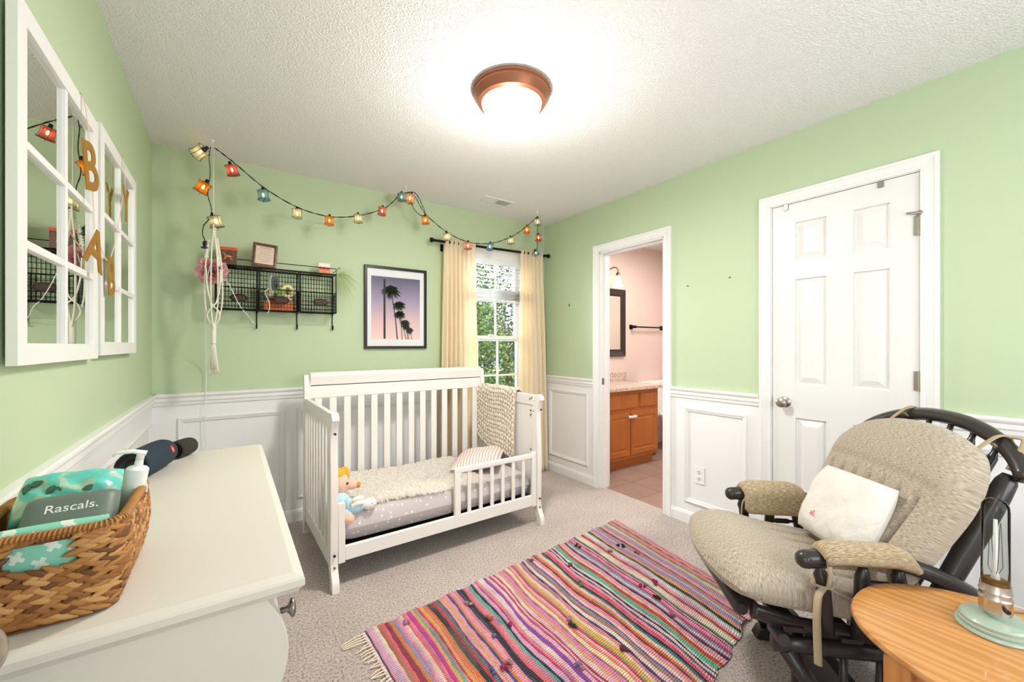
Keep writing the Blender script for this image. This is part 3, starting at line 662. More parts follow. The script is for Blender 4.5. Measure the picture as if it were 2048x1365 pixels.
mbb.strip(rows); mk('throw_backing', mbb, mat('shaded_yarn', (196, 182, 166), .95), th_, smooth=True, solid=.008, world=False)
for i in range(NR):
    for j in range(NC):
        u = (j+.5+.5*(i % 2)*.6)/NC; s = (i+.5)/NR*.66
        if u > 1: continue
        p = Vector(thp(u, s)); p2 = Vector(thp(u, s+.012)); d = (p2-p).normalized(); Tm = d.to_track_quat('Z', 'Y').to_matrix()
        jit = Vector((random.uniform(-.003, .001), random.uniform(-.003, .003), random.uniform(-.003, .003)))
        tilt = Matrix.Rotation(.5*(1 if i % 2 else -1), 3, 'X')
        mbs.ell(p+jit, (.0125, .0125, .019), 7, 5, T=tilt@Tm)
stuff(mk('crochet_stitches', mbs, M_knit, th_, smooth=True, world=False))
# plush toys at the left end
M_peach = mat('peach_plush', (236, 186, 166), .95, sheen=.4); M_blue = mat('pale_blue_plush', (178, 214, 228), .95, sheen=.4, bump=.3, bscale=120); M_yel = mat('mustard_plush', (224, 166, 40), .95, sheen=.3); M_wpl = mat('white_plush', (238, 232, 226), .95, sheen=.4)
TW2 = Matrix.LocRotScale(Vector((.415, 2.195, 0)), Matrix.Rotation(math.radians(1.2), 3, 'Z').to_euler(), None)
TOY = Vector((-.040, -.04, -.035))
d = thing('plush_doll', 'peach plush doll with mustard hair and light blue shirt sitting in the crib', 'plush toy', (.53, 2.42, .36))
mk('head', MB().off(TOY).ell((.535, 2.44, .505), (.052, .055, .065), 16, 12).ell((.600, 2.425, .493), (.040, .024, .026), 12, 8), M_peach, d, smooth=True)
mk('beak', MB().off(TOY).ell((.632, 2.415, .490), (.014, .016, .018), 10, 8), mat('orange_plush', (222, 140, 70), .9), d, smooth=True)
mk('eye', MB().off(TOY).ell((.570, 2.392, .515), (.006, .005, .007), 8, 6), M_blackp, d, smooth=True)
mk('hair', MB().off(TOY).ell((.525, 2.45, .560), (.045, .05, .030), 12, 8).ell((.57, 2.47, .545), (.03, .025, .045), 10, 8), M_yel, d, smooth=True)
mk('shirt', MB().off(TOY).ell((.53, 2.40, .415), (.055, .055, .055), 14, 10).ell((.565, 2.355, .42), (.028, .035, .028), 12, 8), M_blue, d, smooth=True)
mk('foot', MB().off(TOY).ell((.545, 2.265, .372), (.030, .030, .028), 12, 8), M_peach, d, smooth=True)
mk('leg', MB().off(TOY).tube([(.53, 2.38, .385), (.54, 2.32, .38), (.545, 2.275, .375)], [.03, .028, .026], 10), M_blue, d, smooth=True)
bn = thing('plush_bunny', 'small pale blue plush bunny with a white face lying by the shaggy blanket', 'plush toy', (.62, 2.29, .36))
mk('body', MB().off(Vector((-.045, -.012, -.014))).ell((.600, 2.300, .385), (.055, .045, .036), 14, 10), M_blue, bn, smooth=True)
mk('head', MB().off(Vector((-.045, -.012, -.014))).ell((.668, 2.285, .388), (.040, .034, .030), 14, 10), M_wpl, bn, smooth=True)
mk('arm', MB().off(Vector((-.045, -.012, -.014))).tube(smoothpath([(.575, 2.27, .40), (.60, 2.262, .412), (.63, 2.262, .41)], 4), [.014]*9, 8), M_wpl, bn, smooth=True)
for z in (.425, .400): mk('ear', MB().off(Vector((-.045, -.012, -.014))).tube(smoothpath([(.640, 2.29, z), (.61, 2.27, z+.010), (.575, 2.268, z+.004)], 4), [.006, .009, .012, .013, .014, .013, .012, .010, .006], 8), M_wpl, bn, smooth=True)
for x, y in ((.675, 2.254), (.690, 2.262)): mk('eye', MB().off(Vector((-.045, -.012, -.014))).ell((x, y, .398), (.003, .003, .003), 6, 5), M_blackp, bn)
mk('nose', MB().off(Vector((-.045, -.012, -.014))).ell((.690, 2.255, .386), (.004, .003, .003), 6, 5), mat('pink_nose', (220, 150, 150), .8), bn)

# ------------------------------------------------------------------ dresser
DX0, DX1, DY0, DY1, DZ = -.352, .118, .865, 2.128, .80
dr = thing('dresser', 'cream white dresser along the left wall', 'dresser', ((DX0+DX1)/2, (DY0+DY1)/2, 0))
mb = MB(); rings = []
for u, z in ((-.02, DZ-.040), (-.012, DZ-.036), (-.006, DZ-.028), (0, DZ-.022), (0, DZ-.010), (-.004, DZ-.006), (-.018, DZ), ): rings.append([(DX0, DY0-u, z), (DX1+u, DY0-u, z), (DX1+u+.0, DY1+u, z), (DX0, DY1+u, z)])
mb.loop(rings); mb.add(rings[-1], [(0, 1, 2, 3)]); mb.add(rings[0], [(3, 2, 1, 0)]); mk('dresser_top', mb, M_dres, dr, auto=60)
bx = DX1-.055
def sidep(y0, y1, nm):
    pts = [(DX0+.01, .02), (DX0+.01, DZ-.04), (bx-.005, DZ-.04)]
    for i in range(15):
        t = i/14; z = DZ-.045-t*.215; pts.append((bx-.022+.052*math.sin(math.pi*(t*.92+.08))**.75, z))
    pts += [(bx-.022, DZ-.275), (bx-.022, .09), (bx-.02, .02)]
    return mk(nm, MB().prism(pts, y0, y1, lambda a, b, h: (a, h, b)), M_dres, dr, bevel=.002)
sidep(DY0+.02, DY0+.045, 'side_panel'); sidep(DY1-.045, DY1-.02, 'side_panel')
mk('carcass', MB().box(DX0+.012, bx-.03, DY0+.045, DY1-.045, .05, DZ-.04), M_dres, dr)
for y in (DY0+.02, DY1-.06):
    pts = [(bx-.02, .0), (bx+.022, .0), (bx+.024, .50), (bx+.016, .525), (bx+.004, .545), (bx-.012, .52), (bx-.02, .50)]
    mk('leg', MB().prism(pts, y, y+.04, lambda a, b, h: (a, h, b)), M_dres, dr, bevel=.003)
for c in range(2):
    ya = DY0+.055+c*(DY1-DY0-.11)/2; yb_ = ya+(DY1-DY0-.11)/2-.006
    for k_ in range(3):
        if k_ == 0:
            pts = [(bx-.04, DZ-.255), (bx-.04, DZ-.05)]+[(bx-.022+.046*math.sin(math.pi*((i/14)*.92+.08))**.75, DZ-.052-(i/14)*.205) for i in range(15)]
            mk_ = mk('drawer', MB().prism(pts, ya, yb_, lambda a, b, h: (a, h, b)), M_dres, dr, smooth=False); kz, kx = DZ-.085, bx+.018
        else:
            zb = .09+(2-k_)*.222; mk_ = mk('drawer', MB().box(bx-.04, bx-.004, ya, yb_, zb, zb+.214), M_dres, dr, bevel=.004); kz, kx = zb+.11, bx-.004
        for yy in (ya+.10, yb_-.10) if c == 1 or k_ else (ya-.005, yb_-.10):
            mk('knob', MB().lathe([(.006, 0), (.005, .010), (.009, .014), (.017, .018), (.018, .022), (.012, .026), (.0001, .028)], n=16, T=lambda X_, Y_, Z_, yy=yy, kz=kz, kx=kx: (kx+Z_, yy+X_, kz+Y_)), M_steel, mk_, smooth=True)

# ------------------------------------------------------------------ things on the dresser
def capsule_speaker(name, label, a, b_, r, m, side='speaker'):
    a = Vector(a); b_ = Vector(b_); d_ = (b_-a).normalized(); Lh = (b_-a).length
    t = thing(name, label, 'speaker', ((a.x+b_.x)/2, (a.y+b_.y)/2, DZ)); R = d_.to_track_quat('Z', 'Y').to_matrix()
    T = lambda x, y, z: tuple(a+R@Vector((x, y, z)))
    prof = [(r*.80, .012), (r*.90, .006), (r*.97, .02), (r, .05), (r*1.0, Lh*.5), (r, Lh-.05), (r*.97, Lh-.02), (r*.90, Lh-.006), (r*.80, Lh-.012)]
    mk('grille_body', MB().lathe(prof, n=32, T=T), m, t, smooth=True)
    for z0_, sgn in ((.010, -1), (Lh-.010, 1)):
        mk('passive_radiator', MB().lathe([(r*.72, -.012*sgn*0), (r*.74, .006*sgn), (r*.60, -.004*sgn), (r*.42, -.006*sgn), (r*.36, .002*sgn), (.0001, .003*sgn)], n=28, T=lambda x, y, z, z0_=z0_: T(x, y, z+z0_)), M_blackp, t, smooth=True)
    return t, T, R, Lh
M_navy = mat('navy_speaker_mesh', (34, 52, 66), .75, bump=.6, bscale=900); M_olive = mat('olive_speaker_mesh', (48, 46, 34), .75, bump=.6, bscale=900)
t, T, R, Lh = capsule_speaker('portable_speaker', 'navy blue cylindrical speaker with a red badge on the dresser', (-.258, 1.735, DZ+.049), (-.196, 1.945, DZ+.049), .048, M_navy)
q = Matrix.Translation(Vector(T(0, 0, Lh*.74)))@R.to_4x4()
for ang in range(0, 360, 5):
    dv = R@Vector((math.cos(math.radians(ang)), math.sin(math.radians(ang)), 0))
    if dv.dot(Vector((.80, -.35, .50))) > .985: best = (ang, dv)
dv = best[1]; dz_ = (R@Vector((0, 0, 1))); c0 = Vector(T(0, 0, Lh*.76))+dv*.0492; tz = dz_.cross(dv).normalized()
mb = MB(); hw, hh = .008, .012
mb.add([c0+dz_*(-hw)+tz*(-hh), c0+dz_*hw+tz*(-hh), c0+dz_*hw+tz*hh, c0+dz_*(-hw)+tz*hh]+[c0-dv*.004+dz_*(-hw)+tz*(-hh), c0-dv*.004+dz_*hw+tz*(-hh), c0-dv*.004+dz_*hw+tz*hh, c0-dv*.004+dz_*(-hw)+tz*hh], [(0, 1, 2, 3), (0, 4, 5, 1), (1, 5, 6, 2), (2, 6, 7, 3), (3, 7, 4, 0)])
bd = mk('badge', mb, mat('red_badge', (206, 44, 40), .4), t)
Tm = Matrix.Translation(c0+dv*.0005)@Matrix((tuple(-tz)+(0,), tuple(dz_)+(0,), tuple(dv)+(0,), (0, 0, 0, 1))).transposed()
text('badge_lettering', 'JBL', .0095, .0002, M_white, Tm@Matrix.Rotation(math.radians(0), 4, 'Z'), bd)
t, T, R, Lh = capsule_speaker('portable_speaker', 'olive camouflage cylindrical speaker behind the navy one', (-.178, 2.00, DZ+.034), (-.128, 2.09, DZ+.034+.0), .034, M_olive)
# basket
bk = thing('woven_basket', 'brown woven seagrass basket on the near end of the dresser', 'basket', (-.25, 1.06, DZ))
M_gr = [mat('seagrass_%s' % n, c, .6, vary=.25, vscale=60) for n, c in (('tan', (176, 122, 66)), ('brown', (148, 96, 48)), ('pale', (200, 150, 92)), ('dark', (112, 68, 32)))]
BZ = .136
def rr(u, z):    # rounded rect perimeter point+normal. u in 0..1, z height
    t = z/BZ; x0_, x1_ = -.325-.008*t, -.160+.010*t+.010*math.sin(t*3.14); y0_, y1_ = .925+.006*t, 1.185+.006*t; r = .034
    segs = [((x0_+r, y0_), (x1_-r, y0_)), None, ((x1_, y0_+r), (x1_, y1_-r)), None, ((x1_-r, y1_), (x0_+r, y1_)), None, ((x0_, y1_-r), (x0_, y0_+r)), None]
    cs = [(x1_-r, y0_+r, -90), (x1_-r, y1_-r, 0), (x0_+r, y1_-r, 90), (x0_+r, y0_+r, 180)]
    lw, lh, la = x1_-x0_-2*r, y1_-y0_-2*r, r*math.pi/2; per = 2*(lw+lh)+4*la; d = (u % 1)*per
    for i in range(4):
        ls = lw if i % 2 == 0 else lh; a, b2 = segs[2*i]
        if d < ls: f_ = d/ls; nrm = [(0, -1), (1, 0), (0, 1), (-1, 0)][i]; return (a[0]+(b2[0]-a[0])*f_, a[1]+(b2[1]-a[1])*f_), nrm, per
        d -= ls
        if d < la: an = math.radians(cs[i][2]+90*d/la); return (cs[i][0]+r*math.cos(an), cs[i][1]+r*math.sin(an)), (math.cos(an), math.sin(an)), per
        d -= la
    return segs[0][0], (0, -1), per
# inner shell with handle hole on the near side
mb = MB(); rows = []
NU = 96; HOLE = lambda u, z: (.020 < u < .112 and .084 < z < .130)
for i in range(NU):
    for k_ in range(12):
        za, zb = BZ*k_/12, BZ*(k_+1)/12; ua, ub = i/NU, (i+1)/NU
        if HOLE((ua+ub)/2, (za+zb)/2): continue
        vs = []
        for (u_, z_) in ((ua, za), (ub, za), (ub, zb), (ua, zb)):
            p, n_, per = rr(u_, z_); vs.append((p[0]-n_[0]*.004, p[1]-n_[1]*.004, DZ+.002+z_))
        mb.add(vs, [(0, 1, 2, 3)])
p0 = [rr(i/NU, 0)[0] for i in range(NU)]; mb.add([(x, y, DZ+.003) for x, y in p0], [list(range(NU))])
mk('basket_lining', mb, M_gr[3], bk, solid=.003)
# braided strands
leaf = MB(); Lf = []
for i in range(7):
    t = i/6; wv = math.sin(math.pi*min(1, max(0, t*.94+.03)))**.6; ring = []
    for j in range(6):
        a = 2*math.pi*j/6; ring.append(((t-.5), .5*wv*math.cos(a), .5*wv*math.sin(a)+.25*math.sin(math.pi*t)))
    Lf.append(ring)
leaf.strip(Lf, closed=True)
protos = []
for m in M_gr:
    o_ = mk('seagrass_strand', leaf, m, bk, smooth=True, world=False); protos.append(o_)
strands = []; rowsn = 9
for r_ in range(rowsn):
    z = .012+r_*(BZ-.022)/(rowsn-1); p, n_, per = rr(0, z); cnt = int(per/.0185)
    for c_ in range(cnt):
        for hlf in (0, 1):
            u = (c_+.5*hlf+random.uniform(-.12, .12))/cnt; zz = z+(.0045 if hlf else -.0035)+random.uniform(-.0012, .0012)
            if HOLE(u-.004, zz) or HOLE(u+.004, zz): continue
            p, n_, _ = rr(u, zz); tx = Vector((-n_[1], n_[0], 0)); nn = Vector((n_[0], n_[1], 0)); up = Vector((0, 0, 1))
            ang = math.radians(24 if hlf else -20)+random.uniform(-.18, .18); dx_ = (tx*math.cos(ang)+up*math.sin(ang)).normalized(); dz2 = (nn+tx*.18).normalized(); dy_ = dz2.cross(dx_).normalized(); dz2 = dx_.cross(dy_)
            Lx = .036+random.uniform(-.004, .006)
            Mx = Matrix((tuple(dx_*Lx)+(0,), tuple(dy_*.0115)+(0,), tuple(dz2*.0085)+(0,), (0, 0, 0, 1))).transposed(); Mx.translation = Vector((p[0], p[1], DZ+.004+zz))+nn*.0005
            strands.append((Mx, n_, p, random.choices([0, 1, 2, 3], (4, 4, 2, 2))[0]))
vis = [s_ for s_ in strands if s_[1][1] < -.3 or s_[1][0] > .3]
vis.sort(key=lambda s_: s_[2][1]-s_[2][0]); chosen = vis[:300]; rest = [s_ for s_ in strands if s_ not in chosen]
rootinv = Matrix.Translation(bk.location).inverted()
for k_, s_ in enumerate(chosen):
    o_ = protos[s_[3]].copy() if k_ >= 4 else protos[k_]
    if k_ >= 4: col.objects.link(o_); o_.parent = bk
    o_.matrix_basis = rootinv@s_[0]
mb = MB(); mats_ = M_gr
for Mx, n_, p, mi_ in rest:
    mb.cm = mi_; mb.add([Mx@Vector(v_) for v_ in leaf.v], leaf.f)
stuff(mk('strand_weave', mb, mats_, bk, smooth=True))
mb = MB(); pts = [(*rr(i/80, BZ)[0], DZ+BZ+.003) for i in range(81)]
mb.tube([Vector(p) for p in pts], .0065, 8, cap=False)
mk('rim_core', mb, M_gr[1], bk, smooth=True)
mb = MB()
for i in range(150):
    p, n_, _ = rr(i/150, BZ); tx = Vector((-n_[1], n_[0], 0)); c = Vector((*p, DZ+BZ+.003)); pr2 = []
    for j in range(9):
        a = 2*math.pi*j/8; pr2.append(c+Vector((n_[0], n_[1], 0))*math.cos(a)*.0072+Vector((0, 0, 1))*math.sin(a)*.0072+tx*(j/8-.5)*.005)
    mb.tube(pr2, .0018, 4, cap=False)
stuff(mk('rim_wrap', mb, M_gr[0], bk, smooth=True))
# folded diaper stack inside (seen through the handle hole and above the rim)
M_mint = mat('mint_printed_film', (150, 214, 194), .45)
N, L, b = NL(M_mint); tc = N.new('ShaderNodeTexCoord'); mp = N.new('ShaderNodeMapping'); mp.inputs['Scale'].default_value = (34, 34, 34); mp.inputs['Rotation'].default_value = (0, 0, .5)
L.new(tc.outputs['UV'], mp.inputs[0]); fr = N.new('ShaderNodeVectorMath'); fr.operation = 'FRACTION'; L.new(mp.outputs[0], fr.inputs[0]); sb = N.new('ShaderNodeVectorMath'); sb.operation = 'SUBTRACT'; sb.inputs[1].default_value = (.5, .5, .5); L.new(fr.outputs[0], sb.inputs[0])
ab = N.new('ShaderNodeVectorMath'); ab.operation = 'ABSOLUTE'; L.new(sb.outputs[0], ab.inputs[0]); sp = N.new('ShaderNodeSeparateXYZ'); L.new(ab.outputs[0], sp.inputs[0])
mn = N.new('ShaderNodeMath'); mn.operation = 'MINIMUM'; L.new(sp.outputs[0], mn.inputs[0]); L.new(sp.outputs[1], mn.inputs[1]); mxm = N.new('ShaderNodeMath'); mxm.operation = 'MAXIMUM'; L.new(sp.outputs[0], mxm.inputs[0]); L.new(sp.outputs[1], mxm.inputs[1])
l1 = N.new('ShaderNodeMath'); l1.operation = 'LESS_THAN'; l1.inputs[1].default_value = .11; L.new(mn.outputs[0], l1.inputs[0]); l2 = N.new('ShaderNodeMath'); l2.operation = 'LESS_THAN'; l2.inputs[1].default_value = .34; L.new(mxm.outputs[0], l2.inputs[0])
ml = N.new('ShaderNodeMath'); ml.operation = 'MULTIPLY'; L.new(l1.outputs[0], ml.inputs[0]); L.new(l2.outputs[0], ml.inputs[1])
mx = N.new('ShaderNodeMix'); mx.data_type = 'RGBA'; mx.inputs[6].default_value = srgb(140, 212, 190); mx.inputs[7].default_value = srgb(226, 238, 226); L.new(ml.outputs[0], mx.inputs[0]); L.new(mx.outputs[2], b.inputs['Base Color'])
dp = thing('diaper_pack', 'mint diaper pack with a grey band standing in the basket', 'diapers', (-.25, .97, DZ))
Tp = Matrix.Translation((-.236, .957, DZ+.075))@Matrix.Rotation(math.radians(90), 4, 'X')
mk('pack_body', cushion(.140, .150, .040, 26, 26, .08, 6, .5, f=lambda x, y, u, v_: (0, 0, .002*math.sin(x*60+y*20), .002*math.sin(y*70)), T=lambda x, y, z: tuple(Tp@Vector((x, y, z)))), M_mint, dp, smooth=True)
Tb = Matrix.Translation((-.222, .998, DZ+.140))@Matrix.Rotation(math.radians(42), 4, 'X')
M_band = mat('grey_printed_band', (104, 116, 108), .45)
bnd = mk('grey_band', cushion(.118, .085, .050, 26, 14, .10, 5, .5, T=lambda x, y, z: tuple(Tb@Vector((x, y, z)))), M_band, dp, smooth=True, label='grey printed band')
text('band_lettering', 'Rascals.', .021, .0006, M_white, Tb@Matrix.Translation((.004, .006, .0246)), bnd)
# wipes pack on top
M_teal = mat('teal_glossy_film', (96, 206, 190), .18, coat=.6, bump=.5, bscale=28)
N, L, b = NL(M_teal); tc = N.new('ShaderNodeTexCoord'); v = N.new('ShaderNodeTexNoise'); v.inputs['Scale'].default_value = 26; v.inputs['Detail'].default_value = 1; L.new(tc.outputs['UV'], v.inputs['Vector'])
r = ramp(N, [(.40, srgb(188, 212, 188)), (.43, srgb(110, 212, 198)), (.60, srgb(90, 200, 186)), (.64, srgb(150, 196, 168))]); L.new(v.outputs['Fac'], r.inputs[0]); L.new(r.outputs[0], b.inputs['Base Color'])
wp = thing('wipes_pack', 'glossy teal wipes pack with leaf print on top of the basket', 'wipes', (-.24, 1.06, DZ+.1))
Tw = Matrix.Translation((-.242, 1.082, DZ+.152))@Matrix.Rotation(math.radians(-6), 4, 'Z')@Matrix.Rotation(math.radians(48), 4, 'X')
mk('pack_body', cushion(.138, .100, .060, 30, 24, .12, 5, .55, f=lambda x, y, u, v_: (0, 0, .0035*math.sin(x*130+3*math.sin(y*90)), .0), T=lambda x, y, z: tuple(Tw@Vector((x, y, z)))), M_teal, wp, smooth=True)
for (lx, ly, an) in ((-.018, .006, 60), (-.008, .010, 110), (.030, .0, 50), (-.050, .012, 80), (-.040, .020, 30)):
    mb = MB(); n_ = 8; pts = [(.016*t-.008, .0042*math.sin(math.pi*t)) for t in [i/n_ for i in range(n_+1)]]; poly = pts+[(a, -b2) for a, b2 in pts[1:-1]][::-1]
    Tl = Tw@Matrix.Translation((lx, ly, .0315))@Matrix.Rotation(math.radians(an), 4, 'Z')
    mb.prism(poly, -.004, .0008, lambda a, b2, h: tuple(Tl@Vector((a*1.15, b2*1.15, h)))); mk('printed_leaf', mb, mat('dark_leaf_print', (66, 96, 74), .4), wp)
Tl = Tw@Matrix.Translation((.022, -.040, .020)); mk('pack_label', MB().ell(tuple(Tl@Vector((0, 0, 0))), (.012, .006, .012), 14, 8), mat('dark_badge', (44, 44, 46), .4), wp, smooth=True, label='small dark round badge on the pack')
# lotion bottle
M_lot = mat('milky_translucent_plastic', (226, 232, 218), .3, trans=.25, coat=.3)
lb = thing('lotion_bottle', 'milky plastic pump bottle leaning in the basket', 'pump bottle', (-.185, 1.17, DZ))
Tq = Matrix.Translation((-.186, 1.135, DZ+.012))@Matrix.Rotation(math.radians(10), 4, 'Y')@Matrix.Scale(1.06, 4)
TT = lambda x, y, z: tuple(Tq@Vector((x, y, z)))
mk('bottle_body', MB().lathe([(.0001, 0), (.018, 0), (.021, .005), (.0225, .118), (.021, .128), (.018, .134), (.016, .136)], n=24, T=TT), M_lot, lb, smooth=True, auto=50)
mk('collar', MB().lathe([(.0175, .134), (.0175, .160), (.014, .164), (.007, .166), (.006, .180), (.0001, .180)], n=20, T=TT), M_plumb, lb, smooth=True, auto=40)
mb = MB().tube([TT(0, 0, .178), TT(0, 0, .192)], .007, 10); mb.tube([TT(.008, 0, .190), TT(-.012, 0, .193), TT(-.034, -.004, .190), TT(-.040, -.005, .184)], [.009, .0075, .005, .004], 8, flat=((0, 0, 1), .6)); mk('pump_head', mb, M_plumb, lb, smooth=True)

# ------------------------------------------------------------------ wall mirrors (window-pane style)
def pane_mirror(y0, y1, z0, z1, vy, hz, label, fw=.047, side=None):
    t = thing('window_pane_mirror', label, 'mirror', (XL, (y0+y1)/2, z0), group=None)
    X0, X1 = XL+.009, XL+.027
    mb = MB()
    mb.box(X0, X1, y0, y0+fw, z0, z1); mb.box(X0, X1, y1-fw, y1, z0, z1); mb.box(X0, X1, y0+fw, y1-fw, z0, z0+fw); mb.box(X0, X1, y0+fw, y1-fw, z1-fw, z1)
    mk('mirror_frame', mb, M_white, t, bevel=.0012)
    ys = [y0+fw, vy-.013, vy+.013, y1-fw]; zs = [z0+fw]+[v for h_ in hz for v in (h_-.011, h_+.011)]+[z1-fw]
    mk('muntin', MB().box(X0+.004, X1-.002, vy-.009, vy+.009, z0+fw, z1-fw), M_white, t, bevel=.001)
    for h_ in hz:
        for a, b2 in ((ys[0], ys[1]), (ys[2], ys[3])): mk('muntin', MB().box(X0+.004, X1-.002, a, b2, h_-.009, h_+.009), M_white, t, bevel=.001)
    for i in (0, 2):
        for j in (0, 2, 4): mk('mirror_pane', MB().box(X0+.003, X0+.0075, ys[i]-.005, ys[i+1]+.005, zs[j]-.003, zs[j+1]+.003), M_mirror, t)
    return t
pane_mirror(1.262, 1.880, 1.191, 1.961, 1.575, (1.451, 1.665), 'white window-pane mirror on the left wall, nearer and larger looking of two')
pane_mirror(1.920, 2.548, 1.199, 1.985, 2.235, (1.455, 1.69), 'white window-pane mirror on the left wall nearer the back corner')
# gold letter banner
ban = thing('letter_banner', 'gold glitter letter banner on peach ribbon draped over the two mirrors', 'banner', (-.34, 1.9, 1.6))
def letter(ch, y, z, size, rot, x=-.343, tw=0):
    Tm = Matrix.Translation((x, y, z))@Matrix.Rotation(tw, 4, 'Z')@Matrix(((0, 0, 1, 0), (1, 0, 0, 0), (0, 1, 0, 0), (0, 0, 0, 1)))@Matrix.Rotation(rot, 4, 'Z')@Matrix.Shear('XY', 4, (.2, 0)) if False else Matrix.Translation((x, y, z))@Matrix.Rotation(tw, 4, 'Z')@Matrix(((0, 0, 1, 0), (1, 0, 0, 0), (0, 1, 0, 0), (0, 0, 0, 1)))@Matrix.Rotation(rot, 4, 'Z')
    return text('letter', ch, size, .0012, M_gold, Tm, ban, smoothfix=.004)
letter('B', 1.69, 1.75, .19, math.radians(12), tw=math.radians(-6), x=-.336)
letter('A', 1.74, 1.52, .165, math.radians(-16), tw=math.radians(-9), x=-.336)
letter('B', 1.985, 1.468, .185, math.radians(4), x=-.343)
letter('Y', 2.235, 1.79, .18, math.radians(4), x=-.343)
def rib(pts): 
    mb = MB().tube(smoothpath(pts, 6), .0045, 6, flat=((1, 0, 0), .2)); return mk('ribbon', mb, M_ribbon, ban, smooth=True)
rib([(-.362, 1.693, 1.967), (-.352, 1.693, 1.958), (-.342, 1.693, 1.88), (-.338, 1.693, 1.82)])
rib([(-.338, 1.72, 1.70), (-.338, 1.735, 1.64), (-.338, 1.74, 1.585)]); rib([(-.338, 1.76, 1.575), (-.342, 1.85, 1.545), (-.346, 1.93, 1.525), (-.345, 1.97, 1.54)])
rib([(-.345, 1.99, 1.545), (-.346, 2.07, 1.62), (-.346, 2.13, 1.72), (-.345, 2.20, 1.83)]); rib([(-.360, 2.235, 1.991), (-.350, 2.235, 1.982), (-.345, 2.235, 1.86)])

# ------------------------------------------------------------------ string lights
YS = 2.98
sl = thing('string_lights', 'string of small coloured glass lanterns on black cord along the back wall', 'string lights', (1.1, YS, 2.3))
hooks = [(-.084, 2.984), (1.097, 3.016), (2.278, 2.905)]
for i, (x, y) in enumerate(hooks):
    mb = MB().lathe([(.012, 0), (.012, -.003), (.004, -.006), (.003, -.018)], (x, y, H), 12); mb.tube([(x+.009*math.sin(a), y, H-.027-.009*math.cos(a+math.pi)) for a in [math.radians(q) for q in range(0, 290, 25)]], .0018, 6)
    tag(mk('ceiling_hook', mb, M_plumb, smooth=True, auto=40), ['white ceiling hook near the left corner holding macrame and light cord', 'white ceiling hook at the middle of the string lights', 'white ceiling hook above the right curtain in the corner'][i], 'hook')
hz = H-.040
def cordmesh(pts, r=.0026, tw=.0022):
    P_ = smoothpath(pts, 10); mb = MB()
    for s in (0, math.pi): mb.tube([p+Vector((0, tw*math.cos(i*.9+s), tw*math.sin(i*.9+s))) for i, p in enumerate(P_)], r*.8, 5)
    return mb
A_ = (-.075, 2.984, hz); B_ = (1.097, 3.0, hz-.012); C_ = (2.285, 2.91, hz)
mk('cord', cordmesh([A_, (.02, YS, 2.335), (.18, YS, 2.215), (.365, YS, 2.13), (.555, YS, 2.105), (.745, YS, 2.145), (.93, YS, 2.235), (1.03, YS, 2.34), B_]), M_blackp, sl, smooth=True)
mk('cord', cordmesh([B_, (1.16, YS, 2.36), (1.24, YS, 2.25), (1.425, YS, 2.135), (1.62, YS, 2.085), (1.83, YS, 2.105), (2.04, YS, 2.19), (2.19, YS-.03, 2.30), C_]), M_blackp, sl, smooth=True)
mk('cord', cordmesh([(2.285, 2.91, hz), (2.30, 2.92, 2.37), (2.31, 2.95, 2.26), (2.35, 3.0, 2.16), (2.36, 3.03, 2.13)]), M_blackp, sl, smooth=True)
mk('cord', cordmesh([(-.092, 2.984, hz), (-.10, YS, 2.34), (-.095, YS, 2.24), (-.105, YS, 2.12), (-.088, YS, 2.03), (-.10, YS, 1.97)]), M_blackp, sl, smooth=True)
mk('cord', cordmesh([(-.10, YS, 1.97), (-.125, YS, 1.93), (-.13, YS, 1.88), (-.118, YS, 1.845)], .0028), M_blackp, sl, smooth=True)
mk('cord', cordmesh([(1.10, 2.99, hz-.012), (1.16, 2.97, 2.385), (1.215, 2.97, 2.30), (1.235, 2.97, 2.245), (1.20, 2.965, 2.225), (1.15, 2.965, 2.255), (1.12, 2.965, 2.31)], .0024), M_blackp, sl, smooth=True)
mk('plug', MB().lathe([(.020, 0), (.021, .004), (.011, .006), (.012, .035), (.008, .042), (.0001, .043)], (-.118, YS, 1.80), 14), M_blackp, sl, smooth=True, auto=40)
def glassmat(name, c):
    m = bpy.data.materials.new(name); m.use_nodes = True; N, L, b = NL(m); o = N['Material Output']
    t = N.new('ShaderNodeBsdfTransparent'); t.inputs[0].default_value = tuple(.45+.55*x for x in srgb(*c)[:3])+(1,)
    tr_ = N.new('ShaderNodeBsdfTranslucent'); tr_.inputs[0].default_value = srgb(*c)
    b.inputs['Base Color'].default_value = srgb(*c); b.inputs['Roughness'].default_value = .12
    m1 = N.new('ShaderNodeMixShader'); m1.inputs[0].default_value = .5; L.new(b.outputs[0], m1.inputs[1]); L.new(tr_.outputs[0], m1.inputs[2])
    m2 = N.new('ShaderNodeMixShader'); m2.inputs[0].default_value = .68; L.new(t.outputs[0], m2.inputs[1]); L.new(m1.outputs[0], m2.inputs[2]); L.new(m2.outputs[0], o.inputs[0]); return m
GC = {'red': glassmat('red_glass', (222, 112, 104)), 'blue': glassmat('blue_glass', (112, 166, 184)), 'amber': glassmat('amber_glass', (240, 150, 40)), 'clear': glassmat('clear_green_glass', (222, 220, 196)), 'pink': glassmat('peach_glass', (236, 176, 140)), 'rose': glassmat('rose_glass', (238, 150, 140))}
WIREC = {'red': (110, 40, 38), 'blue': (52, 84, 96), 'amber': (150, 80, 24), 'clear': (74, 76, 60), 'pink': (120, 78, 60), 'rose': (140, 70, 66)}
_sh = MB(); rings = []
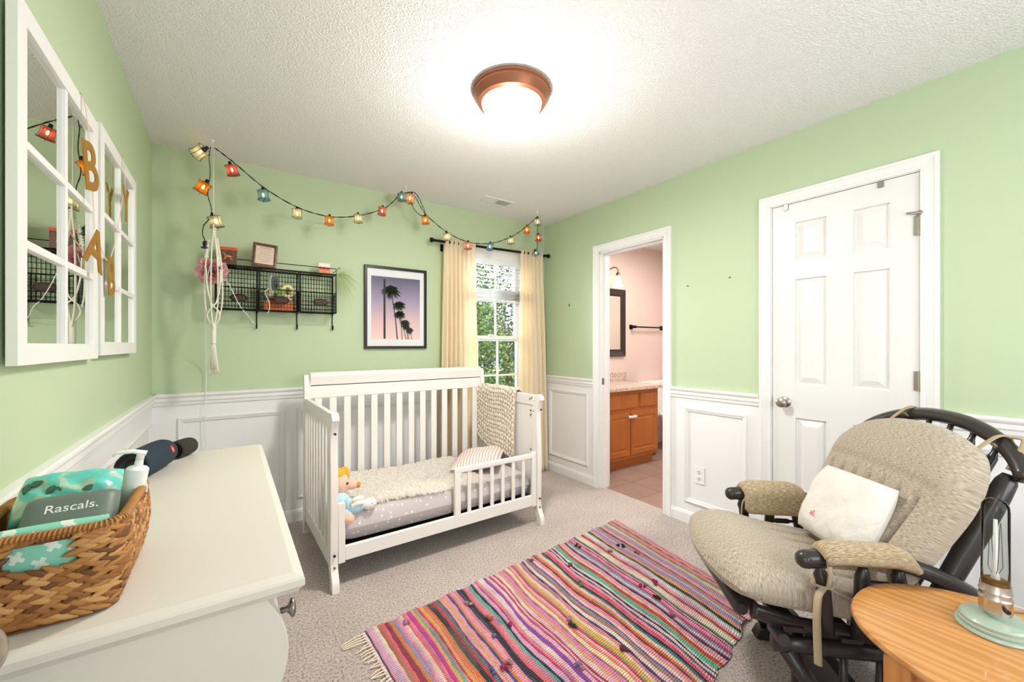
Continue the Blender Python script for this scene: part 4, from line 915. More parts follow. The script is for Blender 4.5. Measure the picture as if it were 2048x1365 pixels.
for z, r_ in ((0, .027), (-.006, .025), (-.018, .0225), (-.030, .0225), (-.042, .025), (-.050, .0285)):
    ring = []
    for j in range(16):
        a = 2*math.pi*j/16; q = r_*(1+.10*math.cos(4*a)+.07*math.cos(8*a)); ring.append((q*math.cos(a), q*math.sin(a), z))
    rings.append(ring)
_sh.strip(rings, closed=True)
_wr = MB()
for j in range(8):
    a = 2*math.pi*j/8; _wr.tube([(math.cos(a)*q*1.09, math.sin(a)*q*1.09, z) for z, q in ((.002, .027), (-.018, .0228), (-.034, .0228), (-.052, .029))], .0010, 4)
for z, q in ((.001, .029), (-.051, .031)): _wr.tube([(math.cos(math.radians(a))*q, math.sin(math.radians(a))*q, z) for a in range(0, 361, 24)], .0012, 4, cap=False)
_wr.tube([(0, 0, -.050), (0, 0, -.066)], .001, 4); _wr.tube([(-.028, 0, -.051), (.028, 0, -.051)], .001, 4); _wr.tube([(0, -.028, -.051), (0, .028, -.051)], .001, 4)
_cap = MB().lathe([(.0001, .020), (.007, .020), (.008, .004), (.012, .001), (.012, -.003), (.007, -.012), (.0001, -.012)], n=12)
_bl = MB().ell((0, 0, -.022), (.0055, .0055, .011), 8, 6)
wm = {k_: mat('lantern_wire_'+k_, c_, .4, .3) for k_, c_ in WIREC.items()}
for (px_, py_, pz, c_, tx, ty, s_) in [
    (.004, YS, 2.313, 'red', .15, -.30, 1.12), (.170, YS, 2.195, 'blue', 0, -.12, 1.1), (.359, YS, 2.113, 'clear', 0, 0, 1.0), (.555, YS, 2.10, 'amber', 0, .05, 1.0), (.741, YS, 2.147, 'clear', 0, 0, .98), (.912, YS, 2.23, 'red', 0, .12, .98),
    (1.050, YS-.01, 2.358, 'blue', 0, 0, .98), (1.118, YS-.02, 2.362, 'pink', .1, .25, 1.15), (1.238, YS, 2.222, 'amber', 0, -.1, 1.0), (1.420, YS, 2.125, 'clear', .1, -.25, 1.05), (1.613, YS, 2.077, 'rose', 0, 0, 1.0), (1.825, YS, 2.098, 'blue', 0, .08, 1.0),
    (2.036, YS, 2.18, 'clear', 0, -.1, 1.0), (2.20, YS-.02, 2.297, 'amber', 0, 0, 1.0), (2.29, 2.92, 2.372, 'clear', 0, 0, 1.0), (2.325, 2.95, 2.243, 'red', 0, 0, 1.0), (2.35, 3.03, 2.118, 'blue', .4, -.8, .9),
    (-.122, YS, 2.375, 'clear', .5, .95, 1.25), (-.116, YS, 2.18, 'amber', .2, .45, 1.2), (-.078, YS, 1.99, 'clear', .1, -.3, 1.2)]:
    nm = {'red': 'red glass lantern', 'blue': 'teal blue glass lantern', 'clear': 'clear greenish glass lantern', 'amber': 'amber glass lantern', 'pink': 'peach glass lantern', 'rose': 'rose glass lantern'}[c_]
    R_ = Matrix.Rotation(ty, 4, 'Y')@Matrix.Rotation(tx, 4, 'X')@Matrix.Rotation(random.random()*1.5, 4, 'Z')
    o_ = mk('lantern', _sh, GC[c_], sl, smooth=True, label=nm); o_.location = (px_, py_, pz); o_.rotation_euler = R_.to_euler(); o_.scale = (s_,)*3
    for n2, mb2, m2 in (('wire_cage', _wr, wm[c_]), ('socket', _cap, M_blackp), ('bulb', _bl, M_bulb)): mk(n2, mb2, m2, o_, smooth=True)

# ------------------------------------------------------------------ macrame hanger
mc = thing('macrame_plant_hanger', 'white macrame hanger with a long tassel hanging in front of the wire shelf', 'plant hanger', (-.08, 2.975, 1.06))
mx_, my_ = -.078, 2.972
mk('hanging_string', MB().tube([(mx_, 2.984, hz+.002), (mx_, my_, 2.2), (mx_, my_, 1.93)], .0026, 6), M_cord, mc, smooth=True)
def strand(pts, r=.0042): return MB().tube(smoothpath(pts, 6), r, 6)
for s, d_ in ((-1, 0), (1, .012), (-.3, -.016), (.5, -.01)):
    mk('cord_strand', strand([(mx_, my_+d_, 1.94), (mx_+s*.008, my_+d_, 1.88), (mx_+s*.028, my_+d_, 1.80), (mx_+s*.038, my_+d_, 1.70), (mx_+s*.042, my_+d_, 1.58), (mx_+s*.040, my_+d_, 1.48), (mx_+s*.026, my_+d_, 1.40), (mx_+s*.006, my_+d_, 1.35), (mx_, my_+d_, 1.33)]), M_cord, mc, smooth=True)
for s in (-1, 1):
    mk('cord_strand', strand([(mx_+s*.035, my_-.01, 1.68), (mx_+s*.030, my_-.012, 1.58), (mx_+s*.014, my_-.014, 1.49), (mx_-s*.004, my_-.012, 1.46), (mx_-s*.02, my_-.01, 1.44), (mx_-s*.03, my_-.008, 1.40), (mx_-s*.01, my_, 1.355)]), M_cord, mc, smooth=True)
def braid(p0, p1, n, r): 
    mb = MB(); p0 = Vector(p0); p1 = Vector(p1)
    for i in range(n):
        for s in (-1, 1): mb.ell(p0.lerp(p1, (i+.5)/n)+Vector((s*r*.7, 0, (.3 if s > 0 else 0)*(p1-p0).length/n)), (r, r*.8, (p1-p0).length/n*.65), 6, 5, T=Matrix.Rotation(s*.7, 3, 'Y'))
    return mb
mk('knotted_cord', braid((mx_, my_, 1.95), (mx_, my_, 1.86), 6, .007), M_cord, mc, smooth=True)
mk('knotted_cord', braid((mx_-.018, my_, 1.85), (mx_-.034, my_, 1.74), 8, .006), M_cord, mc, smooth=True)
mk('knotted_cord', braid((mx_+.010, my_-.008, 1.86), (mx_+.032, my_-.008, 1.70), 12, .007), M_cord, mc, smooth=True)
mk('knotted_cord', braid((mx_+.036, my_-.004, 1.68), (mx_+.030, my_-.004, 1.60), 6, .006), M_cord, mc, smooth=True)
mk('wrapped_knot', MB().tube([(mx_, my_, z) for z in (1.36, 1.35, 1.30, 1.25, 1.24)], [.009, .013, .013, .013, .009], 10), M_cord, mc, smooth=True)
mb = MB()
for i in range(26):
    a = i*2.4; r_ = .012*math.sqrt((i+.5)/26); L_ = random.uniform(.15, .20); mb.tube(smoothpath([(mx_+r_*math.cos(a)*.6, my_+r_*math.sin(a)*.6, 1.25), (mx_+r_*math.cos(a)*1.2, my_+r_*math.sin(a)*1.2, 1.18), (mx_+r_*math.cos(a)*2+.006, my_+r_*math.sin(a)*1.5, 1.25-L_)], 3), .0024, 4)
stuff(mk('tassel', mb, M_cord, mc, smooth=True))
mb = MB().tube(smoothpath([(-.095, my_, 1.70), (-.118, my_+.02, 1.55), (-.12, my_+.06, 1.35), (-.122, 3.2, 1.10), (-.123, 3.205, .95), (-.123, 3.195, .80), (-.12, 3.2, .60), (-.11, 3.2, .3)], 8), .0022, 6)
tag(mk('white_power_cord', mb, M_plumb, smooth=True), 'thin white cord running down the back wall behind the dresser', 'cord')

# ------------------------------------------------------------------ wire wall shelf
sx0, sx1 = -.075, .622; YW, YFr = YB-.006, YB-.135
ws = thing('wire_wall_shelf', 'black wire shelf with three baskets and hooks on the green back wall', 'wall shelf', (.27, YB, 1.5))
def wire(mb, pts, r=.0022, n=5): mb.tube(pts, r, n)
mb = MB(); posts = [-.072, .151, .390, .622]
for x in posts[1:] + posts[:1]: wire(mb, [(x, YW, 1.74), (x, YW, 1.45)], .0045, 6)
wire(mb, [(sx0, YW, 1.735), (sx1, YW, 1.735)], .0045, 6); wire(mb, [(sx0, YW, 1.468), (sx1, YW, 1.468)], .0045, 6)
mk('wall_frame', mb, M_black, ws)
mb = MB()
for x in posts: wire(mb, [(x, YW, 1.735), (x, YFr, 1.735)], .003)
wire(mb, [(sx0, YFr, 1.735), (sx1, YFr, 1.735)], .004, 6)
for i in range(1, 5): wire(mb, [(sx0, YW+(YFr-YW)*i/5, 1.735), (sx1, YW+(YFr-YW)*i/5, 1.735)], .0016)
for i in range(46): x = sx0+(sx1-sx0)*i/45; wire(mb, [(x, YW, 1.737), (x, YFr, 1.737)], .0014, 4)
mk('top_shelf', mb, M_black, ws)
mb = MB(); wire(mb, [(sx0+.01, YFr+.012, 1.735), (sx0+.01, YFr+.012, 1.778), (sx1+.002, YFr+.012, 1.778), (sx1+.002, YFr+.012, 1.735)], .0028, 6); mk('guard_rail', mb, M_black, ws)
bounds = [(sx0, .149), (.153, .388), (.392, sx1)]
for a, b2 in bounds:
    mb = MB(); zt, zb, yf = 1.60, 1.462, YFr-.010
    for x in (a+.003, b2-.003):
        wire(mb, [(x, YW, zb), (x, yf, zb), (x, yf, zt), (x, YFr, 1.735)], .0036, 6)
        for i in range(1, 6): z = zb+(zt-zb)*i/6; wire(mb, [(x, YW, z), (x, yf, z)], .0013, 4)
        for i in range(1, 8): y = YW+(yf-YW)*i/8; wire(mb, [(x, y, zb), (x, y, zt+.0)], .0013, 4)
    wire(mb, [(a, yf, zt), (b2, yf, zt)], .0030, 6); wire(mb, [(a, yf, zb), (b2, yf, zb)], .0040, 6)
    n = 13
    for i in range(1, n):
        x = a+(b2-a)*i/n; wire(mb, [(x, yf, zt), (x, yf, zb), (x, YW, zb)], .0013, 4); wire(mb, [(x, YW, zb), (x, YW, 1.735)], .0015, 4)
    for i in range(1, 6): z = zb+(zt-zb)*i/6; wire(mb, [(a, yf, z), (b2, yf, z)], .0013, 4)
    for i in range(1, 9): z = zb+(1.735-zb)*i/9; wire(mb, [(a, YW, z), (b2, YW, z)], .0015, 4)
    for i in range(1, 6): y = YW+(yf-YW)*i/6; wire(mb, [(a, y, zb), (b2, y, zb)], .0013, 4)
    bs = mk('basket', mb, M_black, ws)
    c = ((a+b2)/2+.01, yf-.004, 1.532); pl = mk('oval_plate', MB().lathe([(.0001, -.003), (.046, -.003), (.048, 0), (.046, .003), (.040, .0035), (.038, .0022), (.0001, .0022)], n=32, T=lambda X_, Y_, Z_, c=c: (c[0]+X_, c[1]-Z_, c[2]+Y_*.55)), mat('dark_bronze_plate', (44, 30, 26), .45, .5), bs)
    Tm = Matrix.Translation((c[0], c[1]-.0026, c[2]))@Matrix.Rotation(math.pi/2, 4, 'X')
    text('plate_number', 'NO.3' if b2 > .5 else ('NO.2' if b2 > .2 else 'NO.1'), .028, .001, mat('rust_lettering', (120, 62, 46), .6), Tm, bs)
for x in (.148, .388, .620): 
    mk('hook', MB().tube(smoothpath([(x, YW, 1.46), (x, YW-.001, 1.40), (x, YW-.002, 1.36), (x, YW-.014, 1.346), (x, YW-.028, 1.356), (x, YW-.030, 1.378)], 5), .0034, 7), M_black, ws, smooth=True)
# things on the shelf
bxw = thing('keepsake_box', 'brown wooden keepsake box with an orange lid and a small horse figure', 'box', (-.005, 3.14, 1.738))
mk('box_body', MB().box(-.062, .036, YFr, YW-.01, 1.739, 1.826), M_walnut, bxw, bevel=.002)
mk('box_lid', MB().box(-.065, .039, YFr-.002, YW-.008, 1.826, 1.846), mat('orange_red_lacquer', (196, 78, 40), .35), bxw, bevel=.002)
M_br = mat('copper_relief', (190, 128, 92), .4, .4)
mb = MB(); yh = YFr-.004
mb.ell((-.010, yh, 1.788), (.020, .004, .009), 12, 8)
for (a, b2) in (((-.024, 1.784), (-.034, 1.762)), ((-.020, 1.782), (-.026, 1.764)), ((.004, 1.784), (.014, 1.762)), ((.000, 1.784), (.004, 1.764))): mb.tube([(a[0], yh, a[1]), (b2[0], yh, b2[1])], [.0045, .0025], 6)
mb.tube([(-.022, yh, 1.79), (-.032, yh, 1.804), (-.040, yh, 1.806)], [.007, .0055, .004], 6); mb.tube([(.008, yh, 1.79), (.018, yh, 1.783)], [.004, .002], 6)
mk('horse_relief', mb, M_br, bxw, smooth=True)
fr_ = thing('framed_verse', 'small walnut frame with a handwritten verse leaning on the wire shelf', 'picture frame', (.185, 3.11, 1.738))
Tf = Matrix.Translation((.183, YFr-.006, 1.740))@Matrix.Rotation(math.radians(4), 4, 'Y')@Matrix.Rotation(math.radians(-7), 4, 'X')
PF_ = lambda a, h, z: tuple(Tf@Vector((a, -h, z)))
mb = MB(); rings = []
for u, h in ((0, .002), (0, .010), (.006, .012), (.017, .010), (.018, -.004), (0, -.004)): rings.append([PF_(-.052-u, h, .018-u), PF_(.052+u, h, .018-u), PF_(.052+u, h, .138+u), PF_(-.052-u, h, .138+u)])
mb.loop(rings); mk('frame', mb, M_walnut, fr_)
pp = mk('paper', MB().box(-.053, .053, -.003, 0, .017, .139, T=lambda x, y, z: tuple(Tf@Vector((x, y, z)))), mat('cream_paper', (238, 216, 192), .85), fr_)
Tm = Tf@Matrix.Translation((0, -.0035, .078))@Matrix.Rotation(math.pi/2, 4, 'X')
rv = random.Random(5); lines = ['Our Family']+[' '.join(''.join(rv.choice('aeimnorstuw') for _ in range(rv.randint(2, 6))) for _ in range(rv.randint(4, 5))) for _ in range(7)]
M_ink = mat('brown_ink', (96, 72, 60), .8)
mb = MB()
for i in range(9):
    wdt = [.032, .042, .036, .030, .038, .042, .040, .036, .022][i]; zz = .050-.0115*i; pts = []
    for j in range(40):
        t = j/39; pts.append(Tm@Vector(((t-.5)*2*wdt, zz+.0016*math.sin(j*2.3+i)*math.sin(j*.9+i*2), 0)))
    mb.tube(pts, .00055 if i else .0010, 4)
mk('handwriting', mb, M_ink, pp)
mk('glass_pane', MB().box(-.053, .053, -.0075, -.0065, .017, .139, T=lambda x, y, z: tuple(Tf@Vector((x, y, z)))), M_pane, fr_)
cd = thing('small_card', 'small white and coral card standing at the right end of the shelf', 'card', (.55, 3.13, 1.738))
mk('card_base', MB().box(.512, .585, 3.12, 3.132, 1.739, 1.775), mat('coral_print', (232, 140, 110), .7, vary=.3, vscale=40), cd); mk('card_top', MB().box(.512, .585, 3.121, 3.131, 1.775, 1.812), mat('pale_print', (238, 226, 216), .7), cd)
mb = MB()
for i in range(9): x = .512+.073*(i+.5)/9; mb.ell((x, 3.119, 1.775), (.004, .002, .010+.004*math.sin(i*2.1)), 6, 5)
mk('printed_flames', mb, mat('deep_coral', (214, 96, 76), .7), cd)
# baby monitor
bm = thing('baby_monitor', 'grey and white camera monitor hanging at the middle wire basket', 'camera', (.235, 3.07, 1.59))
Tm = Matrix.Translation((.238, YFr-.030, 1.638))@Matrix.Rotation(math.radians(30), 4, 'Z')
def rbx(w_, d_, h_, y0=0, mb=None):
    mb = mb or MB(); pts = []
    for i in range(28):
        a = 2*math.pi*i/28; c_, s_ = math.cos(a), math.sin(a); e_ = .55; pts.append((math.copysign(abs(c_)**e_, c_)*w_/2, math.copysign(abs(s_)**e_, s_)*h_/2))
    return mb.prism(pts, y0, y0+d_, lambda a, b2, h: tuple(Tm@Vector((a, h, b2))))
mk('camera_shell', rbx(.046, .030, .098), mat('warm_white_plastic', (214, 210, 200), .4), bm, bevel=.004)
fc = mk('camera_face', rbx(.042, .012, .094, -.012), mat('slate_grey_plastic', (66, 78, 78), .4), bm, bevel=.003)
mk('lens_plate', MB().ell(tuple(Tm@Vector((0, -.0125, -.010))), (.013, .003, .026), 16, 10, T=Tm.to_3x3()), M_blackp, fc, smooth=True)
mk('lens', MB().ell(tuple(Tm@Vector((0, -.015, .0))), (.008, .003, .008), 14, 8, T=Tm.to_3x3()), mat('dark_lens', (30, 34, 44), .08, coat=1), fc, smooth=True)
mk('cable', MB().tube(smoothpath([(.212, YFr-.02, 1.605), (.190, YFr-.028, 1.585), (.188, YFr-.022, 1.565), (.205, YFr-.022, 1.53), (.212, YFr-.022, 1.49), (.208, YFr-.02, 1.455), (.200, YFr-.01, 1.44)], 6), .0022, 6), M_plumb, bm, smooth=True)
tag(mk('white_cable', MB().tube(smoothpath([(-.045, my_-.008, 1.625), (-.02, 3.02, 1.625), (.0, 3.06, 1.60), (.03, 3.08, 1.53), (.06, 3.09, 1.47), (.09, 3.10, 1.43), (.12, 3.16, 1.39), (.143, 3.205, 1.372)], 8), .0024, 6), M_plumb, smooth=True), 'white cable sagging from the macrame across the left wire basket', 'cord')
# toys in the middle basket
by_ = 3.17
tag(mk('orange_toy_box', MB().box(.185, .355, by_-.03, by_+.03, 1.466, 1.530), mat('burnt_orange_card', (206, 112, 54), .6, vary=.2, vscale=30), bevel=.003), 'orange box lying in the middle wire basket', 'box')
tag(mk('ring_toy', MB().tube([(.325+.030*math.cos(math.radians(a)), by_, 1.602+.036*math.sin(math.radians(a))) for a in range(0, 361, 20)], .013, 8, cap=False), mat('pale_yellow_plastic', (240, 226, 170), .4), smooth=True), 'pale yellow ring toy in the middle wire basket', 'toy')
mb = MB()
for i in range(34):
    a = i*2.4; mb.tube(smoothpath([(.275, by_-.01, 1.545), (.275+.02*math.cos(a), by_-.01+.012*math.sin(a), 1.585), (.275+.034*math.cos(a), by_-.015+.018*math.sin(a), 1.60+.02*math.sin(i*1.7))], 3), .0018, 4)
tag(mk('green_tassel_toy', mb, mat('lime_fibre', (170, 206, 120), .8)), 'lime green tufted toy between the camera and the ring toy', 'toy')
tag(mk('cream_cloth_toy', MB().ell((.300, by_, 1.545), (.055, .028, .022), 14, 8).ell((.215, by_, 1.585), (.028, .024, .03), 12, 8), mat('cream_flannel', (232, 214, 186), .9, bump=.5, bscale=60), smooth=True), 'cream cloth bundle on the orange box in the middle basket', 'cloth')
# pink tissue flower
pk = thing('tissue_flower', 'large pink tissue paper flower at the left end of the wire shelf', 'paper flower', (-.092, 3.06, 1.68))
M_tis = mat('pink_tissue_paper', (252, 196, 204), .9, vary=.15, vscale=20); mat_translucent(M_tis, .35)
for i in range(30):
    a = i*2.4+.2*math.sin(i); ring_ = i/30; el = ring_*1.25; Lp = .060+.030*ring_; wp_ = .028+.012*ring_
    dirv = Vector((math.cos(a)*math.sin(el+.25), -math.cos(el+.25), math.sin(a)*math.sin(el+.25))); sd = Vector((-math.sin(a), 0, math.cos(a))); nn = dirv.cross(sd)
    rows = []
    for p in range(6):
        t = p/5; wv = wp_*math.sin(math.pi*(.12+.62*t)); row = []
        for q_ in range(7): s = -1+q_/3; row.append(Vector((-.092, 3.065, 1.680))+dirv*Lp*t+sd*s*wv+nn*(.010*math.cos(s*4.5)*t+.014*t*t))
        rows.append(row)
    mk('petal', MB().strip(rows), M_tis, pk, smooth=True)
# dried sprig at the right end of the shelf
sp_ = thing('air_plant_sprig', 'pale green wispy sprig hanging from the right end of the wire shelf', 'plant', (.64, 3.1, 1.72))
mb = MB(); rs = random.Random(3)
for i in range(110):
    a = rs.uniform(-1.2, 1.2); l = rs.uniform(.05, .16); p0 = Vector((.628, 3.11, 1.735)); d_ = Vector((.45+.5*math.sin(a)*.5+rs.uniform(-.3, .3), rs.uniform(-.4, .3), -.5+rs.uniform(-.6, .9))).normalized()
    p1 = p0+d_*l*.5+Vector((0, 0, .01)); p2 = p0+d_*l+Vector((.01, 0, -.025-.2*l)); mb.tube([p0, p1, p2], [.0012, .0009, .0004], 3)
stuff(mk('foliage', mb, mat('pale_green_fibre', (186, 206, 150), .9), sp_)); mk('wire_stem', MB().tube([(.60, YFr+.012, 1.745), (.625, YFr+.012, 1.765), (.645, YFr, 1.790), (.648, YFr-.003, 1.778)], .0022, 6), M_black, sp_)

# ------------------------------------------------------------------ framed palm print
pf = thing('framed_palm_print', 'black framed print of palm trees against a violet sky', 'picture', (1.1, YB, 1.21))
P = lambda a, h, z: (a, YB-.001-h, z)
px0, px1, pz0, pz1 = .847, 1.350, 1.209, 1.855
mb = MB(); rings = []
for u, h in ((0, .006), (0, .022), (-.0, .024), (.018, .024), (.020, .022), (.020, 0)): rings.append([P(px0+.02-u, h, pz0+.02-u), P(px1-.02+u, h, pz0+.02-u), P(px1-.02+u, h, pz1-.02+u), P(px0+.02-u, h, pz1-.02+u)])
mb.loop(rings); mk('frame', mb, mat('black_lacquer_frame', (24, 20, 20), .35), pf)
ix0, ix1, iz0, iz1 = .900, 1.296, 1.282, 1.776
mb = MB(); rings = []
for a0, a1, c0_, c1_, h in ((px0+.018, px1-.018, pz0+.018, pz1-.018, .008), (ix0, ix1, iz0, iz1, .008), (ix0, ix1, iz0, iz1, .006)): rings.append([P(a0, h, c0_), P(a1, h, c0_), P(a1, h, c1_), P(a0, h, c1_)])
mb.loop(rings); mk('mat_board', mb, M_paper, pf)
M_sky = mat('violet_sky_print', (190, 170, 190), .5); N, L, b = NL(M_sky)
tc = N.new('ShaderNodeTexCoord'); sp2 = N.new('ShaderNodeSeparateXYZ'); L.new(tc.outputs['UV'], sp2.inputs[0]); r = ramp(N, [(0, srgb(248, 216, 206)), (.3, srgb(228, 194, 200)), (.62, srgb(172, 154, 184)), (1, srgb(92, 88, 116))]); L.new(sp2.outputs[1], r.inputs[0]); L.new(r.outputs[0], b.inputs['Base Color'])
mb = MB(); mb.add([P(ix0, .006, iz0), P(ix1, .006, iz0), P(ix1, .006, iz1), P(ix0, .006, iz1)], [(0, 1, 2, 3)], [(0, 0), (1, 0), (1, 1), (0, 1)])
pr = mk('print', mb, M_sky, pf)
M_sil = mat('palm_print_ink', (34, 26, 34), .6)
iw, ih = ix1-ix0, iz1-iz0
for (bx_, tx_, ty_, s_) in ((.52, .38, .80, .17), (.62, .56, .57, .12), (.70, .575, .42, .11), (.735, .68, .28, .10), (.765, .70, .215, .075), (.83, .775, .16, .08)):
    mb = MB(); pts = [(bx_+(tx_-bx_)*t+.02*math.sin(t*3.1)*(1 if s_ > .12 else .3), t*ty_) for t in [i/10 for i in range(11)]]
    wd = .012 if s_ > .15 else .007
    for i in range(10):
        (a, c), (d_, e_) = pts[i], pts[i+1]; w0, w1_ = wd*(1-.4*i/10), wd*(1-.4*(i+1)/10)
        mb.add([P(ix0+(a-w0)*iw, .0064, iz0+c*ih), P(ix0+(a+w0)*iw, .0064, iz0+c*ih), P(ix0+(d_+w1_)*iw, .0064, iz0+e_*ih), P(ix0+(d_-w1_)*iw, .0064, iz0+e_*ih)], [(0, 1, 2, 3)])
    rp = random.Random(int(s_*1000))
    for i in range(26):
        a = 2*math.pi*i/26+rp.uniform(-.1, .1); R1 = s_*iw*rp.uniform(.95, 1.35); cx_, cz = ix0+tx_*iw, iz0+ty_*ih; row0, row1 = [], []
        for j in range(6):
            t = j/5; xx = cx_+math.cos(a)*R1*t; zz = cz+math.sin(a)*R1*.8*t-R1*.35*t*t; hw_ = R1*.11*math.sin(math.pi*min(1, t*.9+.08)); nx_, nz_ = -math.sin(a)*hw_, math.cos(a)*hw_
            row0.append(P(xx+nx_, .0065, zz+nz_)); row1.append(P(xx-nx_, .0065, zz-nz_))
        mb.strip([row0, row1])
    mk('printed_palm', mb, M_sil, pr)
mb = MB(); mb.box(ix0+.262*iw-.008, ix0+.262*iw+.008, YB-.0076, YB-.0072, iz0+.01*ih, iz1-.02); mk('dark_upright_strip', mb, M_sil, pr)  # straight dark vertical strip over the print, nearly full height
mk('glass_pane', MB().box(px0+.018, px1-.018, YB-.0125, YB-.0115, pz0+.018, pz1-.018), M_pane, pf)

# ------------------------------------------------------------------ glider rocking chair (local: +x right arm, +y facing, origin under the seat)
GO = (1.793, .5485, 0); GR = math.atan2(.743, .67)
gl = thing('glider_rocker', 'dark wood glider rocking chair with tan heathered cushions', 'rocking chair', GO, GR)
def gm(name, mb, m, **k): return mk(name, mb, m, gl, world=False, **k)
BN = Vector((0, .894, .447)); BU = Vector((0, -.447, .894)); B0 = Vector((0, -.127, .508))*1.0   # back plane through B0
B0 = BN*.1136
def bk3(x, s, off=0): return Vector((x, 0, 0))+B0+BU*s+BN*off     # s metres up the plane, z = .0508+.894 s
sz = lambda z: (z-B0.z)/.894
# hoop
hx = .035; hoop = []
for q in range(-78, 79, 6):
    a = math.radians(q); hoop.append(bk3(hx+.335*math.sin(a)**1 if abs(q) < 91 else 0, sz(.985)-.235*(1-math.cos(a)*1.0), 0))
hoop = [bk3(hx+.345*math.sin(math.radians(q)), sz(.982)-.21*(1-math.cos(math.radians(q))), 0) for q in range(-70, 71, 5)]
gm('back_hoop', MB().tube(hoop, [.018+.006*math.cos(math.radians(q)) for q in range(-70, 71, 5)], 14), M_dark, smooth=True)
for sx_ in (-1, 1):
    xp = hx+sx_*.283
    ps = [bk3(xp-.0*sx_, sz(z), -.004) for z in (.86, .84, .80, .70, .55, .40, .34)]
    gm('back_post', MB().tube(ps, [.016, .024, .027, .029, .027, .024, .022], 12), M_dark, smooth=True)
for i in range(6):
    xx = hx+(i-2.5)*.085; zt = .982-.188*(1-math.sqrt(max(0, 1-((xx-hx)/.345)**2)))
    gm('back_spindle', MB().tube([bk3(xx*.92, sz(.42), -.01), bk3(xx*.95, sz(.7), -.014), bk3(xx, sz(zt-.05), -.006), bk3(xx, sz(zt-.035), -.004), bk3(xx, sz(zt-.01), 0)], [.010, .011, .013, .008, .008], 8), M_dark, smooth=True)
gm('back_crossbar', MB().tube([bk3(-.25, sz(.41), -.01), bk3(.31, sz(.41), -.01)], .018, 10), M_dark, smooth=True)
for s in (-1, 1):
    X_ = s*.275
    arm = smoothpath([(X_, .262, .592), (X_, .20, .598), (X_, .11, .606), (X_, .03, .603), (X_, -.05, .584), (X_, -.12, .556), (X_, -.175, .526), (X_, -.20, .510)], 4)
    gm('armrest', MB().tube(arm, [.024]+[.026]*4+[.023]*(len(arm)-7)+[.021, .020], 12), M_dark, smooth=True)
    gm('arm_end', MB().lathe([(.0001, .016), (.016, .013), (.024, .004), (.026, -.006), (.026, -.014)], n=14, T=lambda x, y, z, X_=X_: (X_+x, .262+z, .592+y)), M_dark, smooth=True)
    gm('arm_post', MB().tube([(X_, .212, .582), (X_, .212, .565), (X_, .209, .548), (X_, .205, .53), (X_, .196, .43), (X_, .190, .375)], [.012, .012, .021, .019, .018, .017], 10), M_dark, smooth=True)
    for (ya, yb2) in ((.095, .112), (.0, -.03)):
        gm('arm_post', MB().tube([(X_, ya, .585), (X_, ya, .57), (X_, ya+.003, .55), (X_, (ya+yb2)/2, .46), (X_, yb2, .37)], [.010, .013, .019, .018, .017], 10), M_dark, smooth=True)
    for z in (.53, .485): gm('arm_spindle', MB().tube([(X_, .10, z), (X_, .085, z), (X_, .075, z), (X_, .03, z), (X_, .02, z), (X_, .0, z)], [.006, .006, .011, .011, .006, .006], 8), M_dark, smooth=True)
    X_ = s*.24; rail = smoothpath([(X_, .385, .405), (X_, .35, .395), (X_, .29, .378), (X_, .20, .366), (X_, .08, .356), (X_, -.10, .345), (X_, -.24, .335)], 4)
    rail = rail if s < 0 else [p for p in rail if p.y < .24]
    gm('seat_rail', MB().tube(rail, .020, 8, flat=((0, 0, 1), 1.25)), M_dark, smooth=True)
gm('front_crossbar', MB().tube([(-.212, .405, .388), (-.20, .405, .388), (.12, .405, .388), (.13, .405, .388)], [.018, .024, .024, .018], 14), M_dark, smooth=True, auto=50)
for y, z in ((.28, .372), (.12, .352), (-.05, .345), (-.22, .332)): gm('seat_slat', MB().box(-.27, .27, y-.03, y+.03, z-.008, z+.008), M_dark, bevel=.003)
# base
for s in (-1, 1):
    X_ = s*.245
    gm('base_runner', MB().prism([(-.34, .0), (.16, .0), (.18, .012), (.16, .05), (.10, .060), (-.14, .060), (-.34, .05)], X_-.022, X_+.022, lambda a, b_, h: (h, a, b_)), M_dark, bevel=.005)
    gm('base_leg', MB().tube([(X_, .12, .05), (X_, .20, .16), (X_, .292, .30)], [.022, .024, .024], 12), M_dark, smooth=True)
    gm('base_leg', MB().tube([(X_, -.22, .05), (X_, -.25, .16), (X_, -.28, .30)], [.022, .024, .024], 12), M_dark, smooth=True)
    gm('base_top_rail', MB().tube([(X_, .33, .315), (X_, .20, .312), (X_, -.30, .305)], .020, 10, flat=((0, 0, 1), 1.3)), M_dark, smooth=True)
    for y in (.305, -.26): gm('swing_arm', MB().box(X_-.03*s-.006, X_-.03*s+.006, y-.016-.06, y+.016-.06, .13, .36), M_dark, bevel=.003)
    gm('pivot_collar', MB().tube([(X_-.034, .315, .345), (X_+.030, .315, .345)], .019, 14), mat('grey_metal_pivot', (92, 94, 100), .35, .7), smooth=True, auto=50)
gm('base_spreader', MB().box(-.245, .245, .08, .12, .05, .20), M_dark, bevel=.003); gm('base_spreader', MB().box(-.245, .245, -.22, -.18, .05, .20), M_dark, bevel=.003)
for i in range(4): gm('base_spindle', MB().tube([(-.245, .13-.1*i, .06), (-.245, .13-.1*i, .18), (-.245, .13-.1*i, .305)], [.010, .013, .010], 8), M_dark, smooth=True)
